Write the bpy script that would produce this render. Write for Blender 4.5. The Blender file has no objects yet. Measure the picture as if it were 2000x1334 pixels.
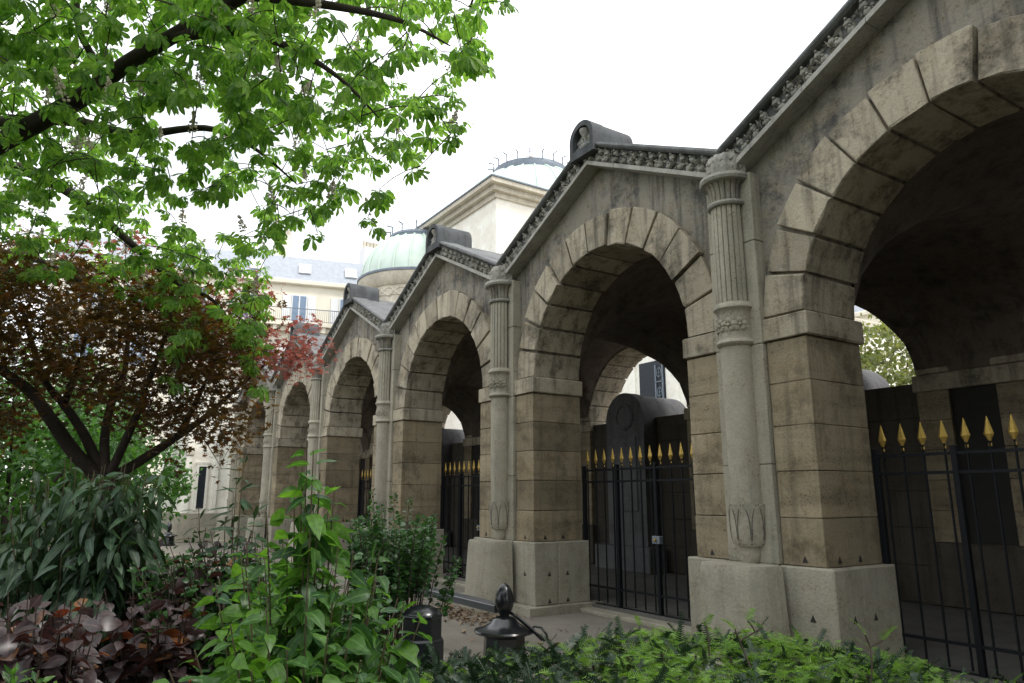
import bpy, bmesh, math, random
import numpy as np
from mathutils import Matrix, Vector
R_ = math.radians
random.seed(7); rng = np.random.default_rng(7)
scn = bpy.context.scene
COL = scn.collection

# ------------------------------------------------------------------ camera, sky, sun, exposure
FPX = 1392.6; YAW = R_(57.1); PITCH = R_(12.33)
CAM = np.array([4.8131, -5.8619, 1.587])
FW = np.array([-math.sin(YAW)*math.cos(PITCH), math.cos(YAW)*math.cos(PITCH), math.sin(PITCH)])
RT = np.array([math.cos(YAW), math.sin(YAW), 0.0]); UP = np.cross(RT, FW)
cam = bpy.data.cameras.new('camera'); camo = bpy.data.objects.new('camera', cam); COL.objects.link(camo)
cam.sensor_width = 36; cam.lens = 36*FPX/2000; cam.clip_start = .05; cam.clip_end = 1000
camo.location = CAM; camo.rotation_euler = (math.pi/2+PITCH, 0, YAW)
scn.camera = camo

SUN_AZ = R_(62); SUN_EL = R_(54)          # azimuth clockwise from +Y
sd = Vector((math.sin(SUN_AZ)*math.cos(SUN_EL), math.cos(SUN_AZ)*math.cos(SUN_EL), math.sin(SUN_EL)))
sun = bpy.data.lights.new('sun', 'SUN'); suno = bpy.data.objects.new('sun', sun); COL.objects.link(suno)
sun.energy = 1.5; sun.angle = R_(14); sun.color = (1, .96, .9)
suno.rotation_euler = sd.to_track_quat('Z', 'Y').to_euler()

w = bpy.data.worlds.new('World'); scn.world = w; w.use_nodes = True
nt = w.node_tree; nt.nodes.clear()
out = nt.nodes.new('ShaderNodeOutputWorld'); bg = nt.nodes.new('ShaderNodeBackground')
sky = nt.nodes.new('ShaderNodeTexSky'); sky.sky_type = 'NISHITA'; sky.sun_disc = False
sky.sun_elevation = SUN_EL; sky.sun_rotation = SUN_AZ; sky.dust_density = 3.0
tc = nt.nodes.new('ShaderNodeTexCoord'); nz = nt.nodes.new('ShaderNodeTexNoise'); nz.inputs['Scale'].default_value = 2.2; nz.inputs['Detail'].default_value = 4
cr = nt.nodes.new('ShaderNodeValToRGB')
cr.color_ramp.elements[0].position = .36; cr.color_ramp.elements[0].color = (5.0, 5.35, 5.6, 1)
cr.color_ramp.elements[1].position = .56; cr.color_ramp.elements[1].color = (11.4, 11.6, 11.8, 1)
mx = nt.nodes.new('ShaderNodeMix'); mx.data_type = 'RGBA'; mx.inputs['Factor'].default_value = .88
nt.links.new(tc.outputs['Generated'], nz.inputs['Vector']); nt.links.new(nz.outputs['Fac'], cr.inputs['Fac'])
nt.links.new(sky.outputs['Color'], mx.inputs['A']); nt.links.new(cr.outputs['Color'], mx.inputs['B'])
nt.links.new(mx.outputs['Result'], bg.inputs['Color']); bg.inputs['Strength'].default_value = .13
nt.links.new(bg.outputs[0], out.inputs[0])
scn.view_settings.view_transform = 'Standard'; scn.view_settings.look = 'None'
scn.view_settings.exposure = 0.6; scn.view_settings.gamma = 1
scn.cycles.max_bounces = 4; scn.cycles.diffuse_bounces = 3; scn.cycles.transparent_max_bounces = 8
scn.cycles.use_denoising = True

# ------------------------------------------------------------------ helpers
def ray(x, y): return FW + RT*((x-1000)/FPX) - UP*((y-667)/FPX)
def P(x, y, t): return CAM + ray(x, y)*t          # a place in the scene: direction x, y at depth t
def project(p):
    d = np.asarray(p)-CAM; z = d@FW; z = np.where(np.abs(z) < 1e-3, 1e-3, z)
    return 1000+FPX*(d@RT)/z, 667-FPX*(d@UP)/z, z

def tag(o, label=None, cat=None, group=None, kind=None):
    if label: o['label'] = label
    if cat: o['category'] = cat
    if group: o['group'] = group
    if kind: o['kind'] = kind
    return o
def empty(name, loc, label, cat, group=None, rz=0):
    o = bpy.data.objects.new(name, None); COL.objects.link(o); o.location = loc; o.rotation_euler = (0, 0, rz)
    o.empty_display_size = .2
    return tag(o, label, cat, group)
def inst(name, me, parent=None, loc=(0, 0, 0), rot=(0, 0, 0), sc=(1, 1, 1)):
    o = bpy.data.objects.new(name, me); COL.objects.link(o); o.parent = parent
    o.location = loc; o.rotation_euler = rot; o.scale = sc
    return o

class MB:
    def __init__(s): s.v = []; s.f = []; s.sm = False
    def add(s, v, f):
        n = len(s.v); s.v += [tuple(map(float, p)) for p in v]; s.f += [tuple(i+n for i in q) for q in f]; return s
    def hexa(s, c): return s.add(c, [(0, 3, 2, 1), (4, 5, 6, 7), (0, 1, 5, 4), (1, 2, 6, 5), (2, 3, 7, 6), (3, 0, 4, 7)])
    def box(s, x0, x1, y0, y1, z0, z1):
        return s.hexa([(x0, y0, z0), (x1, y0, z0), (x1, y1, z0), (x0, y1, z0), (x0, y0, z1), (x1, y0, z1), (x1, y1, z1), (x0, y1, z1)])
    def prism(s, poly, y0, y1):                      # polygon in x,z pushed along y
        n = len(poly)
        v = [(x, y0, z) for x, z in poly]+[(x, y1, z) for x, z in poly]
        return s.add(v, [tuple(range(n)), tuple(range(2*n-1, n-1, -1))]+[(i, i+n, (i+1) % n+n, (i+1) % n) for i in range(n)])
    def lathe(s, prof, seg=24, a0=0, a1=2*math.pi, c=(0, 0), mod=None, cap=True):
        full = abs(a1-a0-2*math.pi) < 1e-6; k = seg if full else seg+1; v = []
        for r, z in prof:
            for i in range(k):
                a = a0+(a1-a0)*i/seg; rr = r*(mod(a, z) if mod else 1)
                v.append((c[0]+rr*math.cos(a), c[1]+rr*math.sin(a), z))
        f = []
        for j in range(len(prof)-1):
            for i in range(seg):
                i2 = (i+1) % k
                f.append((j*k+i, j*k+i2, (j+1)*k+i2, (j+1)*k+i))
        if cap and full: f += [tuple(range(k-1, -1, -1)), tuple((len(prof)-1)*k+i for i in range(k))]
        elif cap: f += [tuple((len(prof)-1)*k+i for i in range(k)), tuple(range(k-1, -1, -1))]
        return s.add(v, f)
    def tube(s, pts, rad, seg=6):
        pts = [np.array(p, float) for p in pts]; n = len(pts); v = []; f = []
        if not hasattr(rad, '__len__'): rad = [rad]*n
        ref = np.array([.31, .2, .93])
        for i, p in enumerate(pts):
            t = pts[min(i+1, n-1)]-pts[max(i-1, 0)]; t /= (np.linalg.norm(t)+1e-9)
            a = np.cross(t, ref if abs(t@ref) < .95 else np.array([1., 0, 0])); a /= np.linalg.norm(a); b = np.cross(t, a)
            for k in range(seg):
                q = 2*math.pi*k/seg; v.append(p+rad[i]*(math.cos(q)*a+math.sin(q)*b))
        for i in range(n-1):
            for k in range(seg): f.append((i*seg+k, i*seg+(k+1) % seg, (i+1)*seg+(k+1) % seg, (i+1)*seg+k))
        f += [tuple(range(seg-1, -1, -1)), tuple((n-1)*seg+k for k in range(seg))]
        return s.add(v, f)
    def ico(s, c, r, sub=1, sq=(1, 1, 1)):
        bm = bmesh.new(); bmesh.ops.create_icosphere(bm, subdivisions=sub, radius=1)
        v = [(c[0]+p.co.x*r*sq[0], c[1]+p.co.y*r*sq[1], c[2]+p.co.z*r*sq[2]) for p in bm.verts]
        f = [tuple(q.index for q in g.verts) for g in bm.faces]; bm.free(); return s.add(v, f)
    def mesh(s, name, mat, bev=0, smooth=False, jit=0):
        me = bpy.data.meshes.new(name); me.from_pydata(s.v, [], s.f)
        bm = bmesh.new(); bm.from_mesh(me)
        bmesh.ops.recalc_face_normals(bm, faces=bm.faces)
        if bev: bmesh.ops.bevel(bm, geom=bm.edges[:], offset=bev, segments=1, affect='EDGES', profile=.5)
        if jit:
            for q in bm.verts: q.co += Vector([random.uniform(-jit, jit) for _ in range(3)])
        bm.to_mesh(me); bm.free()
        if smooth:
            me.polygons.foreach_set('use_smooth', [True]*len(me.polygons))
            if smooth != 'all': me.set_sharp_from_angle(angle=R_(40))
        me.materials.append(mat); return me
    def build(s, name, mat, parent=None, bev=0, smooth=False, loc=(0, 0, 0), rot=(0, 0, 0), jit=0):
        return inst(name, s.mesh(name, mat, bev, smooth, jit), parent, loc, rot)

# ------------------------------------------------------------------ materials
class NT:
    def __init__(s, name):
        s.m = bpy.data.materials.new(name); s.m.use_nodes = True; s.t = s.m.node_tree; s.b = s.t.nodes['Principled BSDF']
    def n(s, t, **k):
        q = s.t.nodes.new('ShaderNode'+t)
        for a, b in k.items():
            if a in q.inputs: q.inputs[a].default_value = b
            else: setattr(q, a, b)
        return q
    def l(s, a, b): s.t.links.new(a, b)
    def pos(s, scale=(1, 1, 1)):
        g = s.n('NewGeometry'); m = s.n('Mapping'); m.inputs['Scale'].default_value = scale; s.l(g.outputs['Position'], m.inputs['Vector']); return m.outputs[0]
    def noise(s, vec, scale, det=5, rough=.6):
        q = s.n('TexNoise'); q.inputs['Scale'].default_value = scale; q.inputs['Detail'].default_value = det; q.inputs['Roughness'].default_value = rough
        s.l(vec, q.inputs['Vector']); return q.outputs['Fac']
    def ramp(s, fac, a, b, ca=(0, 0, 0, 1), cb=(1, 1, 1, 1)):
        q = s.n('ValToRGB'); e = q.color_ramp.elements; e[0].position = a; e[1].position = b; e[0].color = ca; e[1].color = cb; s.l(fac, q.inputs[0]); return q.outputs[0]
    def mix(s, fac, a, b, mode='MIX'):
        q = s.n('Mix'); q.data_type = 'RGBA'; q.blend_type = mode
        for key, val in (('Factor', fac), ('A', a), ('B', b)):
            if hasattr(val, 'is_linked') or hasattr(val, 'links'): s.l(val, q.inputs[key])
            elif key == 'Factor': q.inputs[key].default_value = val
            else: q.inputs[key].default_value = (*val, 1) if len(val) == 3 else val
        return q.outputs['Result']
    def bump(s, h, dist, strength=1):
        q = s.n('Bump'); q.inputs['Distance'].default_value = dist; q.inputs['Strength'].default_value = strength; s.l(h, q.inputs['Height'])
        if s.b.inputs['Normal'].is_linked: s.l(s.b.inputs['Normal'].links[0].from_socket, q.inputs['Normal'])
        s.l(q.outputs[0], s.b.inputs['Normal'])
    def base(s, c): s.l(c, s.b.inputs['Base Color'])

def stone(name, c, crust=(.05, .05, .05), warm=(.34, .25, .13), crust_amt=.5, warm_amt=.4, pale=None, rand=.25, streak=.5, pit=.6, strata=False):
    q = NT(name); p = q.pos(); b = q.b; b.inputs['Roughness'].default_value = .92; b.inputs['Specular IOR Level'].default_value = .25
    big = q.noise(p, .9, 3, .6); med = q.noise(p, 4.5, 4, .7); fine = q.noise(p, 38, 2, .7)
    st = q.noise(q.pos((7, 7, .55)), 1.0, 3, .65); cm = q.noise(p, 2.3, 6, .78)
    col = q.mix(q.ramp(big, .42, .66), c, tuple(min(1, x*1.22) for x in (pale or c)))
    col = q.mix(q.ramp(med, .45, .72, (0, 0, 0, 1), (warm_amt,)*3+(1,)), col, warm)
    oi = q.n('ObjectInfo')
    col = q.mix(q.ramp(oi.outputs['Random'], 0, 1, (0, 0, 0, 1), (rand,)*3+(1,)), col, tuple(x*.5 for x in c))
    vr = q.n('Math', operation='FRACT'); mu = q.n('Math', operation='MULTIPLY'); mu.inputs[1].default_value = 17.31; q.l(oi.outputs['Random'], mu.inputs[0]); q.l(mu.outputs[0], vr.inputs[0])
    if rand > .2: col = q.mix(q.ramp(vr.outputs[0], .45, 1, (0, 0, 0, 1), (.5, .5, .5, 1)), col, tuple(min(1, x*1.35) for x in c))
    # rain streaks and black crust: stains with a shape of their own
    col = q.mix(q.ramp(st, .50, .70, (0, 0, 0, 1), (streak,)*3+(1,)), col, crust)
    col = q.mix(q.ramp(cm, .49, .66, (0, 0, 0, 1), (crust_amt,)*3+(1,)), col, crust)
    col = q.mix(1.0, col, q.ramp(fine, .3, .7, (.88, .88, .88, 1), (1.08, 1.08, 1.08, 1)), 'MULTIPLY')
    vo = q.n('TexVoronoi'); vo.inputs['Scale'].default_value = 30; q.l(p, vo.inputs['Vector'])
    lay = q.noise(q.pos((.5, .5, 5.5)), 1.0, 3) if strata else med
    pits2 = q.mix(q.ramp(lay, .5, .62), (1, 1, 1), q.ramp(vo.outputs['Distance'], .12, .4))
    if strata: col = q.mix(q.ramp(lay, .45, .75, (0, 0, 0, 1), (.55,)*3+(1,)), col, tuple(x*.42 for x in c))
    col = q.mix(1.0, col, q.mix(pits2, (.5, .46, .42), (1, 1, 1)), 'MULTIPLY')
    q.base(col)
    q.bump(q.mix(.4, fine, med), .014, .8)
    return q.m
def plain(name, c, rough=.6, metal=0, noise=.15, scale=8, bump=0, spec=.4):
    q = NT(name); p = q.pos(); q.b.inputs['Roughness'].default_value = rough; q.b.inputs['Metallic'].default_value = metal; q.b.inputs['Specular IOR Level'].default_value = spec
    n = q.noise(p, scale, 6, .65)
    q.base(q.mix(1.0, c, q.ramp(n, .25, .75, (1-noise,)*3+(1,), (1+noise,)*3+(1,)), 'MULTIPLY'))
    if bump: q.bump(n, bump)
    return q.m
M = {}
M['pier'] = stone('pier_limestone', (.315, .262, .178), (.07, .058, .042), (.29, .20, .095), .65, .5, rand=.55, streak=.4, strata=True)
M['vous'] = stone('voussoir_limestone', (.42, .37, .28), (.06, .053, .042), (.31, .23, .13), .8, .5, rand=.45, streak=.65)
M['col'] = stone('column_limestone', (.36, .335, .265), (.11, .11, .10), (.33, .29, .19), .25, .35, rand=.1, streak=.35, pit=.3)
M['plinth'] = stone('plinth_limestone', (.355, .33, .265), (.10, .10, .09), (.33, .28, .17), .3, .3, rand=.12, streak=.25)
M['tymp'] = stone('tympanum_limestone', (.255, .235, .195), (.033, .035, .04), (.27, .195, .11), .8, .45, rand=.1, streak=.7)
M['frieze'] = stone('weathered_frieze_stone', (.34, .33, .29), (.045, .05, .055), (.24, .21, .15), .5, .35, rand=.1, streak=.4, pit=.2)
M['cap'] = stone('weathered_cap_stone', (.17, .175, .175), (.05, .055, .06), (.2, .185, .15), .5, .3, rand=.2, streak=.4)
M['acro'] = stone('dark_acroterion_stone', (.095, .10, .105), (.03, .033, .037), (.13, .12, .1), .5, .3, rand=.1)
M['fillet'] = stone('fillet_stone', (.38, .37, .33), (.12, .12, .12), (.3, .27, .2), .35, .3, rand=.1, streak=.3)
M['vault'] = stone('dark_vault_stone', (.145, .12, .097), (.03, .027, .025), (.13, .09, .06), .6, .5, rand=.1)  # darker brown stone for the vault
M['inner_shade'] = stone('shade_darkened_stone', (.085, .075, .06), (.03, .027, .024), (.10, .07, .045), .5, .4, rand=.3)  # darkened so that the gallery's shade sits in the stone colour
M['stele'] = stone('stele_stone', (.14, .14, .145), (.05, .05, .055), (.2, .18, .14), .4, .3)
M['hole'] = plain('dark_recess_tone', (.03, .028, .026), .9)  # near-black: shade of the notches put into colour, and backing behind the joints
M['groove'] = plain('dark_groove_line', (.085, .078, .066), .95)  # dark tone for the incised lines
M['iron'] = plain('black_painted_iron', (.008, .010, .012), .24, 0, .3, 20, 0, .7)
M['bar'] = plain('sky_sheen_iron', (.075, .08, .088), .35, 0, .2, 12, 0, .6)  # black rail coloured grey for the sky's sheen on it
M['gate'] = plain('matt_black_iron', (.006, .007, .009), .55, 0, .3, 20, 0, .2)
M['gold'] = plain('gilded_iron', (.42, .28, .07), .45, .7, .3, 30)
M['floor'] = plain('worn_gallery_paving', (.12, .115, .105), .9, 0, .3, 3, .003)
M['cream'] = stone('chapel_limestone', (.88, .84, .75), (.6, .55, .46), (.78, .70, .55), .12, .2, rand=0, streak=.08, pit=.1)
M['creamdark'] = stone('chapel_cornice_stone', (.56, .52, .43), (.32, .29, .24), (.5, .42, .3), .3, .3, rand=0, streak=.3, pit=.1)

def m_copper():
    q = NT('verdigris_copper'); p = q.pos(); q.b.inputs['Roughness'].default_value = .6
    n = q.noise(p, .8, 6); st = q.noise(q.pos((1.2, 1.2, .12)), 1.5, 5)
    c = q.mix(q.ramp(n, .35, .65), (.52, .63, .55), (.63, .73, .65)); c = q.mix(q.mix(q.ramp(st, .5, .7), (0, 0, 0), (.5,)*3), c, (.50, .60, .53))
    q.base(c); return q.m
M['copper'] = m_copper()
M['lead'] = plain('grey_lead', (.17, .20, .24), .55, .2, .25, 2)
M['slate'] = plain('grey_slate', (.36, .385, .43), .55, 0, .15, 3)
M['hauss'] = plain('haussmann_limestone', (.80, .75, .63), .9, 0, .1, .6)
M['white'] = plain('white_paint', (.80, .81, .82), .6, 0, .06)
M['glass'] = plain('window_glass', (.16, .24, .36), .08, 0, .2, .4, spec=.8)
M['bronze'] = plain('dark_bronze', (.018, .024, .032), .45, .3, .3, 12)
def m_gravel():
    q = NT('pale_gravel'); p = q.pos(); q.b.inputs['Roughness'].default_value = .95
    a = q.noise(p, 1.2, 5); f = q.noise(p, 90, 3, .8)
    c = q.mix(q.ramp(a, .35, .65), (.19, .17, .14), (.26, .235, .195)); c = q.mix(1.0, c, q.ramp(f, .3, .7, (.65, .65, .65, 1), (1.2, 1.2, 1.2, 1)), 'MULTIPLY')
    q.base(c); q.bump(f, .006); return q.m
def m_soil():
    q = NT('dark_soil'); p = q.pos(); q.b.inputs['Roughness'].default_value = 1
    a = q.noise(p, 2, 6); f = q.noise(p, 40, 5, .8)
    c = q.mix(a, (.035, .026, .018), (.07, .055, .04)); c = q.mix(1.0, c, q.ramp(f, .3, .7, (.6, .6, .6, 1), (1.3, 1.3, 1.3, 1)), 'MULTIPLY')
    q.base(c); q.bump(f, .02); return q.m
M['gravel'] = m_gravel(); M['soil'] = m_soil()
M['bark'] = stone('dark_bark', (.045, .036, .03), (.015, .013, .012), (.06, .055, .035), .5, .4, rand=0, streak=.4)
M['twig'] = plain('brown_twig', (.055, .04, .03), .85)
M['gstem'] = plain('red_green_stem', (.09, .07, .04), .7)
def leafmat(name, c1, c2, rib, trans=.4, rough=.45, tcol=None, spec=.35, odd=None, oddp=.94):
    q = NT(name); b = q.b; b.inputs['Roughness'].default_value = rough; b.inputs['Specular IOR Level'].default_value = spec
    g = q.n('NewGeometry'); oi = q.n('ObjectInfo')
    ad = q.n('Math', operation='ADD'); q.l(g.outputs['Random Per Island'], ad.inputs[0]); q.l(oi.outputs['Random'], ad.inputs[1])
    fr = q.n('Math', operation='FRACT'); q.l(ad.outputs[0], fr.inputs[0])
    col = q.mix(fr.outputs[0], c1, c2)
    big = q.noise(q.pos(), 1.6, 1); col = q.mix(q.mix(q.ramp(big, .35, .65), (0, 0, 0), (.45,)*3), col, c1)
    if odd: col = q.mix(q.ramp(fr.outputs[0], oddp, min(1, oddp+.02)), col, odd)
    at = q.n('Attribute', attribute_name='rib')
    col = q.mix(q.ramp(at.outputs['Fac'], .8, 1.0), col, rib)
    sp = q.noise(q.pos(), 45, 1); col = q.mix(1.0, col, q.ramp(sp, .3, .7, (.75, .75, .72, 1), (1.2, 1.2, 1.2, 1)), 'MULTIPLY')
    q.base(col)
    tr = q.n('BsdfTranslucent'); ms = q.n('MixShader'); ms.inputs[0].default_value = trans
    tm = q.mix(1.0, col, tcol or (1.6, 1.7, .7), 'MULTIPLY'); q.l(tm, tr.inputs['Color'])
    o = q.t.nodes['Material Output']; q.l(b.outputs[0], ms.inputs[1]); q.l(tr.outputs[0], ms.inputs[2]); q.l(ms.outputs[0], o.inputs['Surface'])
    return q.m
M['chestnut'] = leafmat('chestnut_leaf', (.085, .205, .05), (.31, .49, .095), (.28, .44, .13), .6, tcol=(1.5, 1.6, .8))
M['blossom'] = leafmat('cream_blossom', (.75, .70, .62), (.85, .78, .7), (.7, .65, .55), .4, tcol=(1, 1, .95))
M['maple'] = leafmat('bronze_maple_leaf', (.06, .048, .024), (.20, .125, .048), (.14, .08, .03), .5, tcol=(1.6, 1.25, .5), odd=(.15, .065, .03), oddp=.9)
M['maplered'] = leafmat('young_red_maple_leaf', (.26, .09, .075), (.42, .19, .15), (.36, .17, .13), .45, tcol=(1.4, 1, .9))
M['bush'] = leafmat('bright_bush_leaf', (.04, .11, .03), (.10, .23, .05), (.1, .2, .06), .4)
M['viburnum'] = leafmat('viburnum_leaf', (.024, .052, .03), (.05, .10, .045), (.085, .13, .075), .22, .5)
M['purple'] = leafmat('purple_hazel_leaf', (.040, .028, .032), (.085, .06, .065), (.11, .075, .075), .22, .38, tcol=(1.8, .7, .4), spec=.6, odd=(.17, .07, .02), oddp=.9)
M['dogwood'] = leafmat('fresh_green_leaf', (.03, .085, .032), (.15, .31, .04), (.14, .27, .09), .5, .4, spec=.45)
M['privet'] = leafmat('small_dark_leaf', (.022, .062, .022), (.05, .13, .032), (.06, .12, .05), .3, .35)
M['yew'] = leafmat('yew_needle', (.012, .030, .016), (.03, .062, .028), (.03, .05, .03), .15, .4)
M['yewtip'] = leafmat('young_yew_needle', (.08, .19, .03), (.23, .37, .06), (.18, .28, .06), .4, .5)
M['dry'] = leafmat('dry_leaf', (.16, .11, .07), (.34, .25, .17), (.3, .2, .1), .1, .8, tcol=(1, .8, .5))

# ------------------------------------------------------------------ ground
g = MB().add([(-300, -300, 0), (300, -300, 0), (300, 300, 0), (-300, 300, 0)], [(0, 1, 2, 3)]).build('ground', M['soil']); tag(g, kind='structure')
g = MB().add([(-60, -2.75, .004), (14, -2.75, .004), (14, .9, .004), (-60, .9, .004)], [(0, 1, 2, 3)]).build('path', M['gravel']); tag(g, kind='structure')
g = MB().add([(-60, 5.9, .004), (14, 5.9, .004), (14, 70, .004), (-60, 70, .004)], [(0, 1, 2, 3)]).build('courtyard_ground', M['gravel']); tag(g, kind='structure')
fl = MB().box(-23.8, 9.2, .95, 4.95, 0, .10).build('gallery_floor', M['floor']); tag(fl, kind='structure')

# ------------------------------------------------------------------ arcade
BAY = 4.6; SPR = 3.35; RI = 1.55; RO = 2.03; VAL = 4.97; APX = 6.10
SL = (APX-VAL)/2.3; COSA = 1/math.hypot(1, SL)
arc = empty('cloister_arcade', (0, 0, 0), 'long stone arcade of gabled arches with fluted half columns beside the garden', 'arcade')
# --- shared meshes
def vous_mesh(i):
    n = 13; h = math.pi/n/2; gap = random.uniform(.012, .02); ri = RI; ro = RO+random.uniform(-.03, .02)
    gi, go = gap/ri, gap/ro
    pts = []
    for y in (.12, .98):
        for r, a in ((ri, -h+gi), (ro, -h+go), (ro, h-go), (ri, h-gi)):
            pts.append((r*math.sin(a), y, r*math.cos(a)))
    m = MB()
    # extra arc point so that intrados and extrados curve
    v = []
    for y in (.12, .98):
        v += [(ri*math.sin(-h+gi), y, ri*math.cos(h-gi)), (ro*math.sin(-h+go), y, ro*math.cos(h-go)), (0, y, ro), (ro*math.sin(h-go), y, ro*math.cos(h-go)), (ri*math.sin(h-gi), y, ri*math.cos(h-gi)), (0, y, ri)]
    f = [(0, 1, 2, 5), (2, 3, 4, 5), (6, 11, 8, 7), (8, 11, 10, 9)]
    for a in range(6): f.append((a, (a+1) % 6, (a+1) % 6+6, a+6))
    m.add(v, f)
    me = bpy.data.meshes.new('voussoir'); me.from_pydata(m.v, [], m.f)
    bm = bmesh.new(); bm.from_mesh(me); bmesh.ops.recalc_face_normals(bm, faces=bm.faces)
    ed = [e for e in bm.edges if len(e.link_faces) == 2 and e.calc_face_angle(0) > .5]
    bmesh.ops.bevel(bm, geom=ed, offset=.012, segments=1, affect='EDGES')
    for q in bm.verts:
        if q.co.y < .2: q.co += Vector([random.uniform(-.009, .009) for _ in range(3)])
    bm.to_mesh(me); bm.free(); me.materials.append(M['vous']); return me
VME = [vous_mesh(i) for i in range(9)]
def arch_wall_mesh():
    ri = 1.585; y0, y1 = .2, .96; N = 40; ang = [math.pi*i/N for i in range(N+1)]
    inn, outp = [], []
    for a in ang:
        c, s = math.cos(a), math.sin(a); inn.append((ri*c, SPR+ri*s))
        ts = []
        if abs(c) > 1e-6: ts.append(2.3/abs(c))
        # gable line z = APX+.1 - SL*|x|
        ts.append((APX+.08-SPR)/(s+SL*abs(c)))
        t = min(ts); outp.append((t*c, SPR+t*s))
    # lower haunches down to springing handled by first and last points
    v = []; f = []; n = N+1
    for (x, z) in inn: v += [(x, y0, z), (x, y1, z)]
    for (x, z) in outp: v += [(x, y0, z), (x, y1, z)]
    o = 2*n
    for i in range(N):
        f += [(2*i, 2*i+2, o+2*i+2, o+2*i), (2*i+1, o+2*i+1, o+2*i+3, 2*i+3), (2*i, 2*i+1, 2*i+3, 2*i+2), (o+2*i, o+2*i+2, o+2*i+3, o+2*i+1)]
    f += [(0, o, o+1, 1), (2*N, 2*N+1, o+2*N+1, o+2*N)]
    return MB().add(v, f).mesh('arch_wall', M['tymp'])
AW = arch_wall_mesh()
def slope_sec(sec, x0, x1, zoff=0):                  # section (y, dz) swept down the slope from x0 to x1, z follows the gable line
    m = MB(); n = len(sec)
    v = [(x0, y, APX-SL*x0+d+zoff) for y, d in sec]+[(x1, y, APX-SL*x1+d+zoff) for y, d in sec]
    m.add(v, [tuple(range(n)), tuple(range(2*n-1, n-1, -1))]+[(i, i+n, (i+1) % n+n, (i+1) % n) for i in range(n)]); return m
def both(m):                                         # mirror about x=0
    k = MB(); k.add(m.v, m.f); k.add([(-x, y, z) for x, y, z in m.v], m.f); return k
# cornice: pale fillet in blocks, body, dark cap moulding
FIL = MB()
for a, b in ((0, .55), (.556, 1.25), (1.256, 1.9), (1.906, 2.3)):
    k = slope_sec([(-.03, 0), (-.03, .06), (.3, .06), (.3, 0)], a, b); FIL.add(k.v, k.f)
FIL = both(FIL).mesh('fillet', M['fillet'], jit=.002)
CAP = both(slope_sec([(.03, .055), (.03, .275), (-.045, .275), (-.075, .295), (-.085, .315), (-.07, .35), (.3, .365), (.3, .055)], 0, 2.3)).mesh('gable_cornice', M['cap'])
def frieze_mesh():
    m = MB(); rnd = random.Random(3)
    L = 2.22
    def put(x, h): return (x, 0, APX-SL*x+h)
    x = .06; k = 0
    while x < L:
        for row in (0, 1):
            hx = x+rnd.uniform(-.02, .02)+(.05 if row else 0); h = .112+.105*row+rnd.uniform(-.01, .01)
            p = put(hx, h); r = rnd.uniform(.042, .055)
            m.ico((p[0], .012, p[2]), r, 2 if row == 0 else 1, (1, .9, 1))
            m.ico((p[0], -.03, p[2]+r*.6), r*.35, 1)
        for _ in range(7):                           # leaves, stalks and buds between the pods
            hx = x+rnd.uniform(.02, .17); h = rnd.uniform(.08, .24); p = put(hx, h)
            a = rnd.uniform(0, 6.28); l = rnd.uniform(.03, .07)
            d = np.array([math.cos(a), 0, math.sin(a)]); e = np.array([-d[2], 0, d[0]])*l*.3; c = np.array([p[0], .012, p[2]])
            tip = c+d*l+np.array([0, -.03, 0]); mid = c+np.array([0, -.045, 0])
            m.add([c-d*l, c+e, tip, c-e, mid], [(0, 1, 4), (1, 2, 4), (2, 3, 4), (3, 0, 4)])
        for _ in range(3):
            p = put(x+rnd.uniform(.02, .17), rnd.uniform(.08, .24)); m.ico((p[0], .015, p[2]), rnd.uniform(.015, .028), 1)
        x += rnd.uniform(.15, .18)
    return m.mesh('carved_frieze', M['frieze'], smooth=True)
FRZ = frieze_mesh()
def acro_meshes():
    # hood: rounded arch slab front rim, barrel body behind, hollow niche
    def arch(w_, z0, zs, n=14): return [(w_, z0)]+[(w_*math.cos(math.pi*i/n), zs+w_*math.sin(math.pi*i/n)) for i in range(n+1)]+[(-w_, z0)]
    z0, zs = 6.2, 6.47
    o = arch(.26, z0, zs); i = arch(.185, z0+.12, zs)
    m = MB(); n = len(o); y0, y1, yn = -.12, .12, .04
    v = [(x, y0, z) for x, z in o]+[(x, y0, z) for x, z in i]+[(x, yn, z) for x, z in i]+[(x, y1, z) for x, z in o]
    f = []
    for k in range(n-1):
        f += [(k, k+1, n+k+1, n+k), (n+k, n+k+1, 2*n+k+1, 2*n+k), (k, 3*n+k, 3*n+k+1, k+1)]
    f += [(0, n, 2*n-1, n-1), (n, 2*n, 3*n-1, 2*n-1), tuple(range(2*n, 3*n)), tuple(range(4*n-1, 3*n-1, -1)), (0, n-1, 4*n-1, 3*n)]
    m.add(v, f)
    body = arch(.254, z0, zs-.004); m.prism(body, .1, .62)
    a = m.mesh('acroterion', M['acro'], smooth=True)
    k = MB()
    k.lathe([(.03, 6.32), (.085, 6.33), (.09, 6.36), (.03, 6.44), (.02, 6.45), (.03, 6.48), (.085, 6.58), (.09, 6.62), (.03, 6.63)], 12, c=(0, -.03))
    for s in (-1, 1):
        for j in range(4):
            x0 = s*(.045+.032*j); k.add([(x0, .01, 6.34+.02*j), (x0+s*.03, -.03, 6.38+.03*j), (x0+s*.015, -.02, 6.64-.03*j), (x0-s*.01, .02, 6.56)], [(0, 1, 2, 3)])
            k.tube([(x0, 0, 6.34), (x0+s*.02, -.04, 6.47), (x0+s*.005, 0, 6.64-.03*j)], [.008, .018, .006], 5)
    h = k.mesh('winged_hourglass', M['frieze'], smooth=True)
    return a, h
ACR, HRG = acro_meshes()
def roof_slab_mesh():
    k = slope_sec([(0, .20), (0, .335), (1.16, .335), (1.16, .20)], 0.0, 2.3); return k.mesh('roof_slab', M['cap'], bev=.02)
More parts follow.
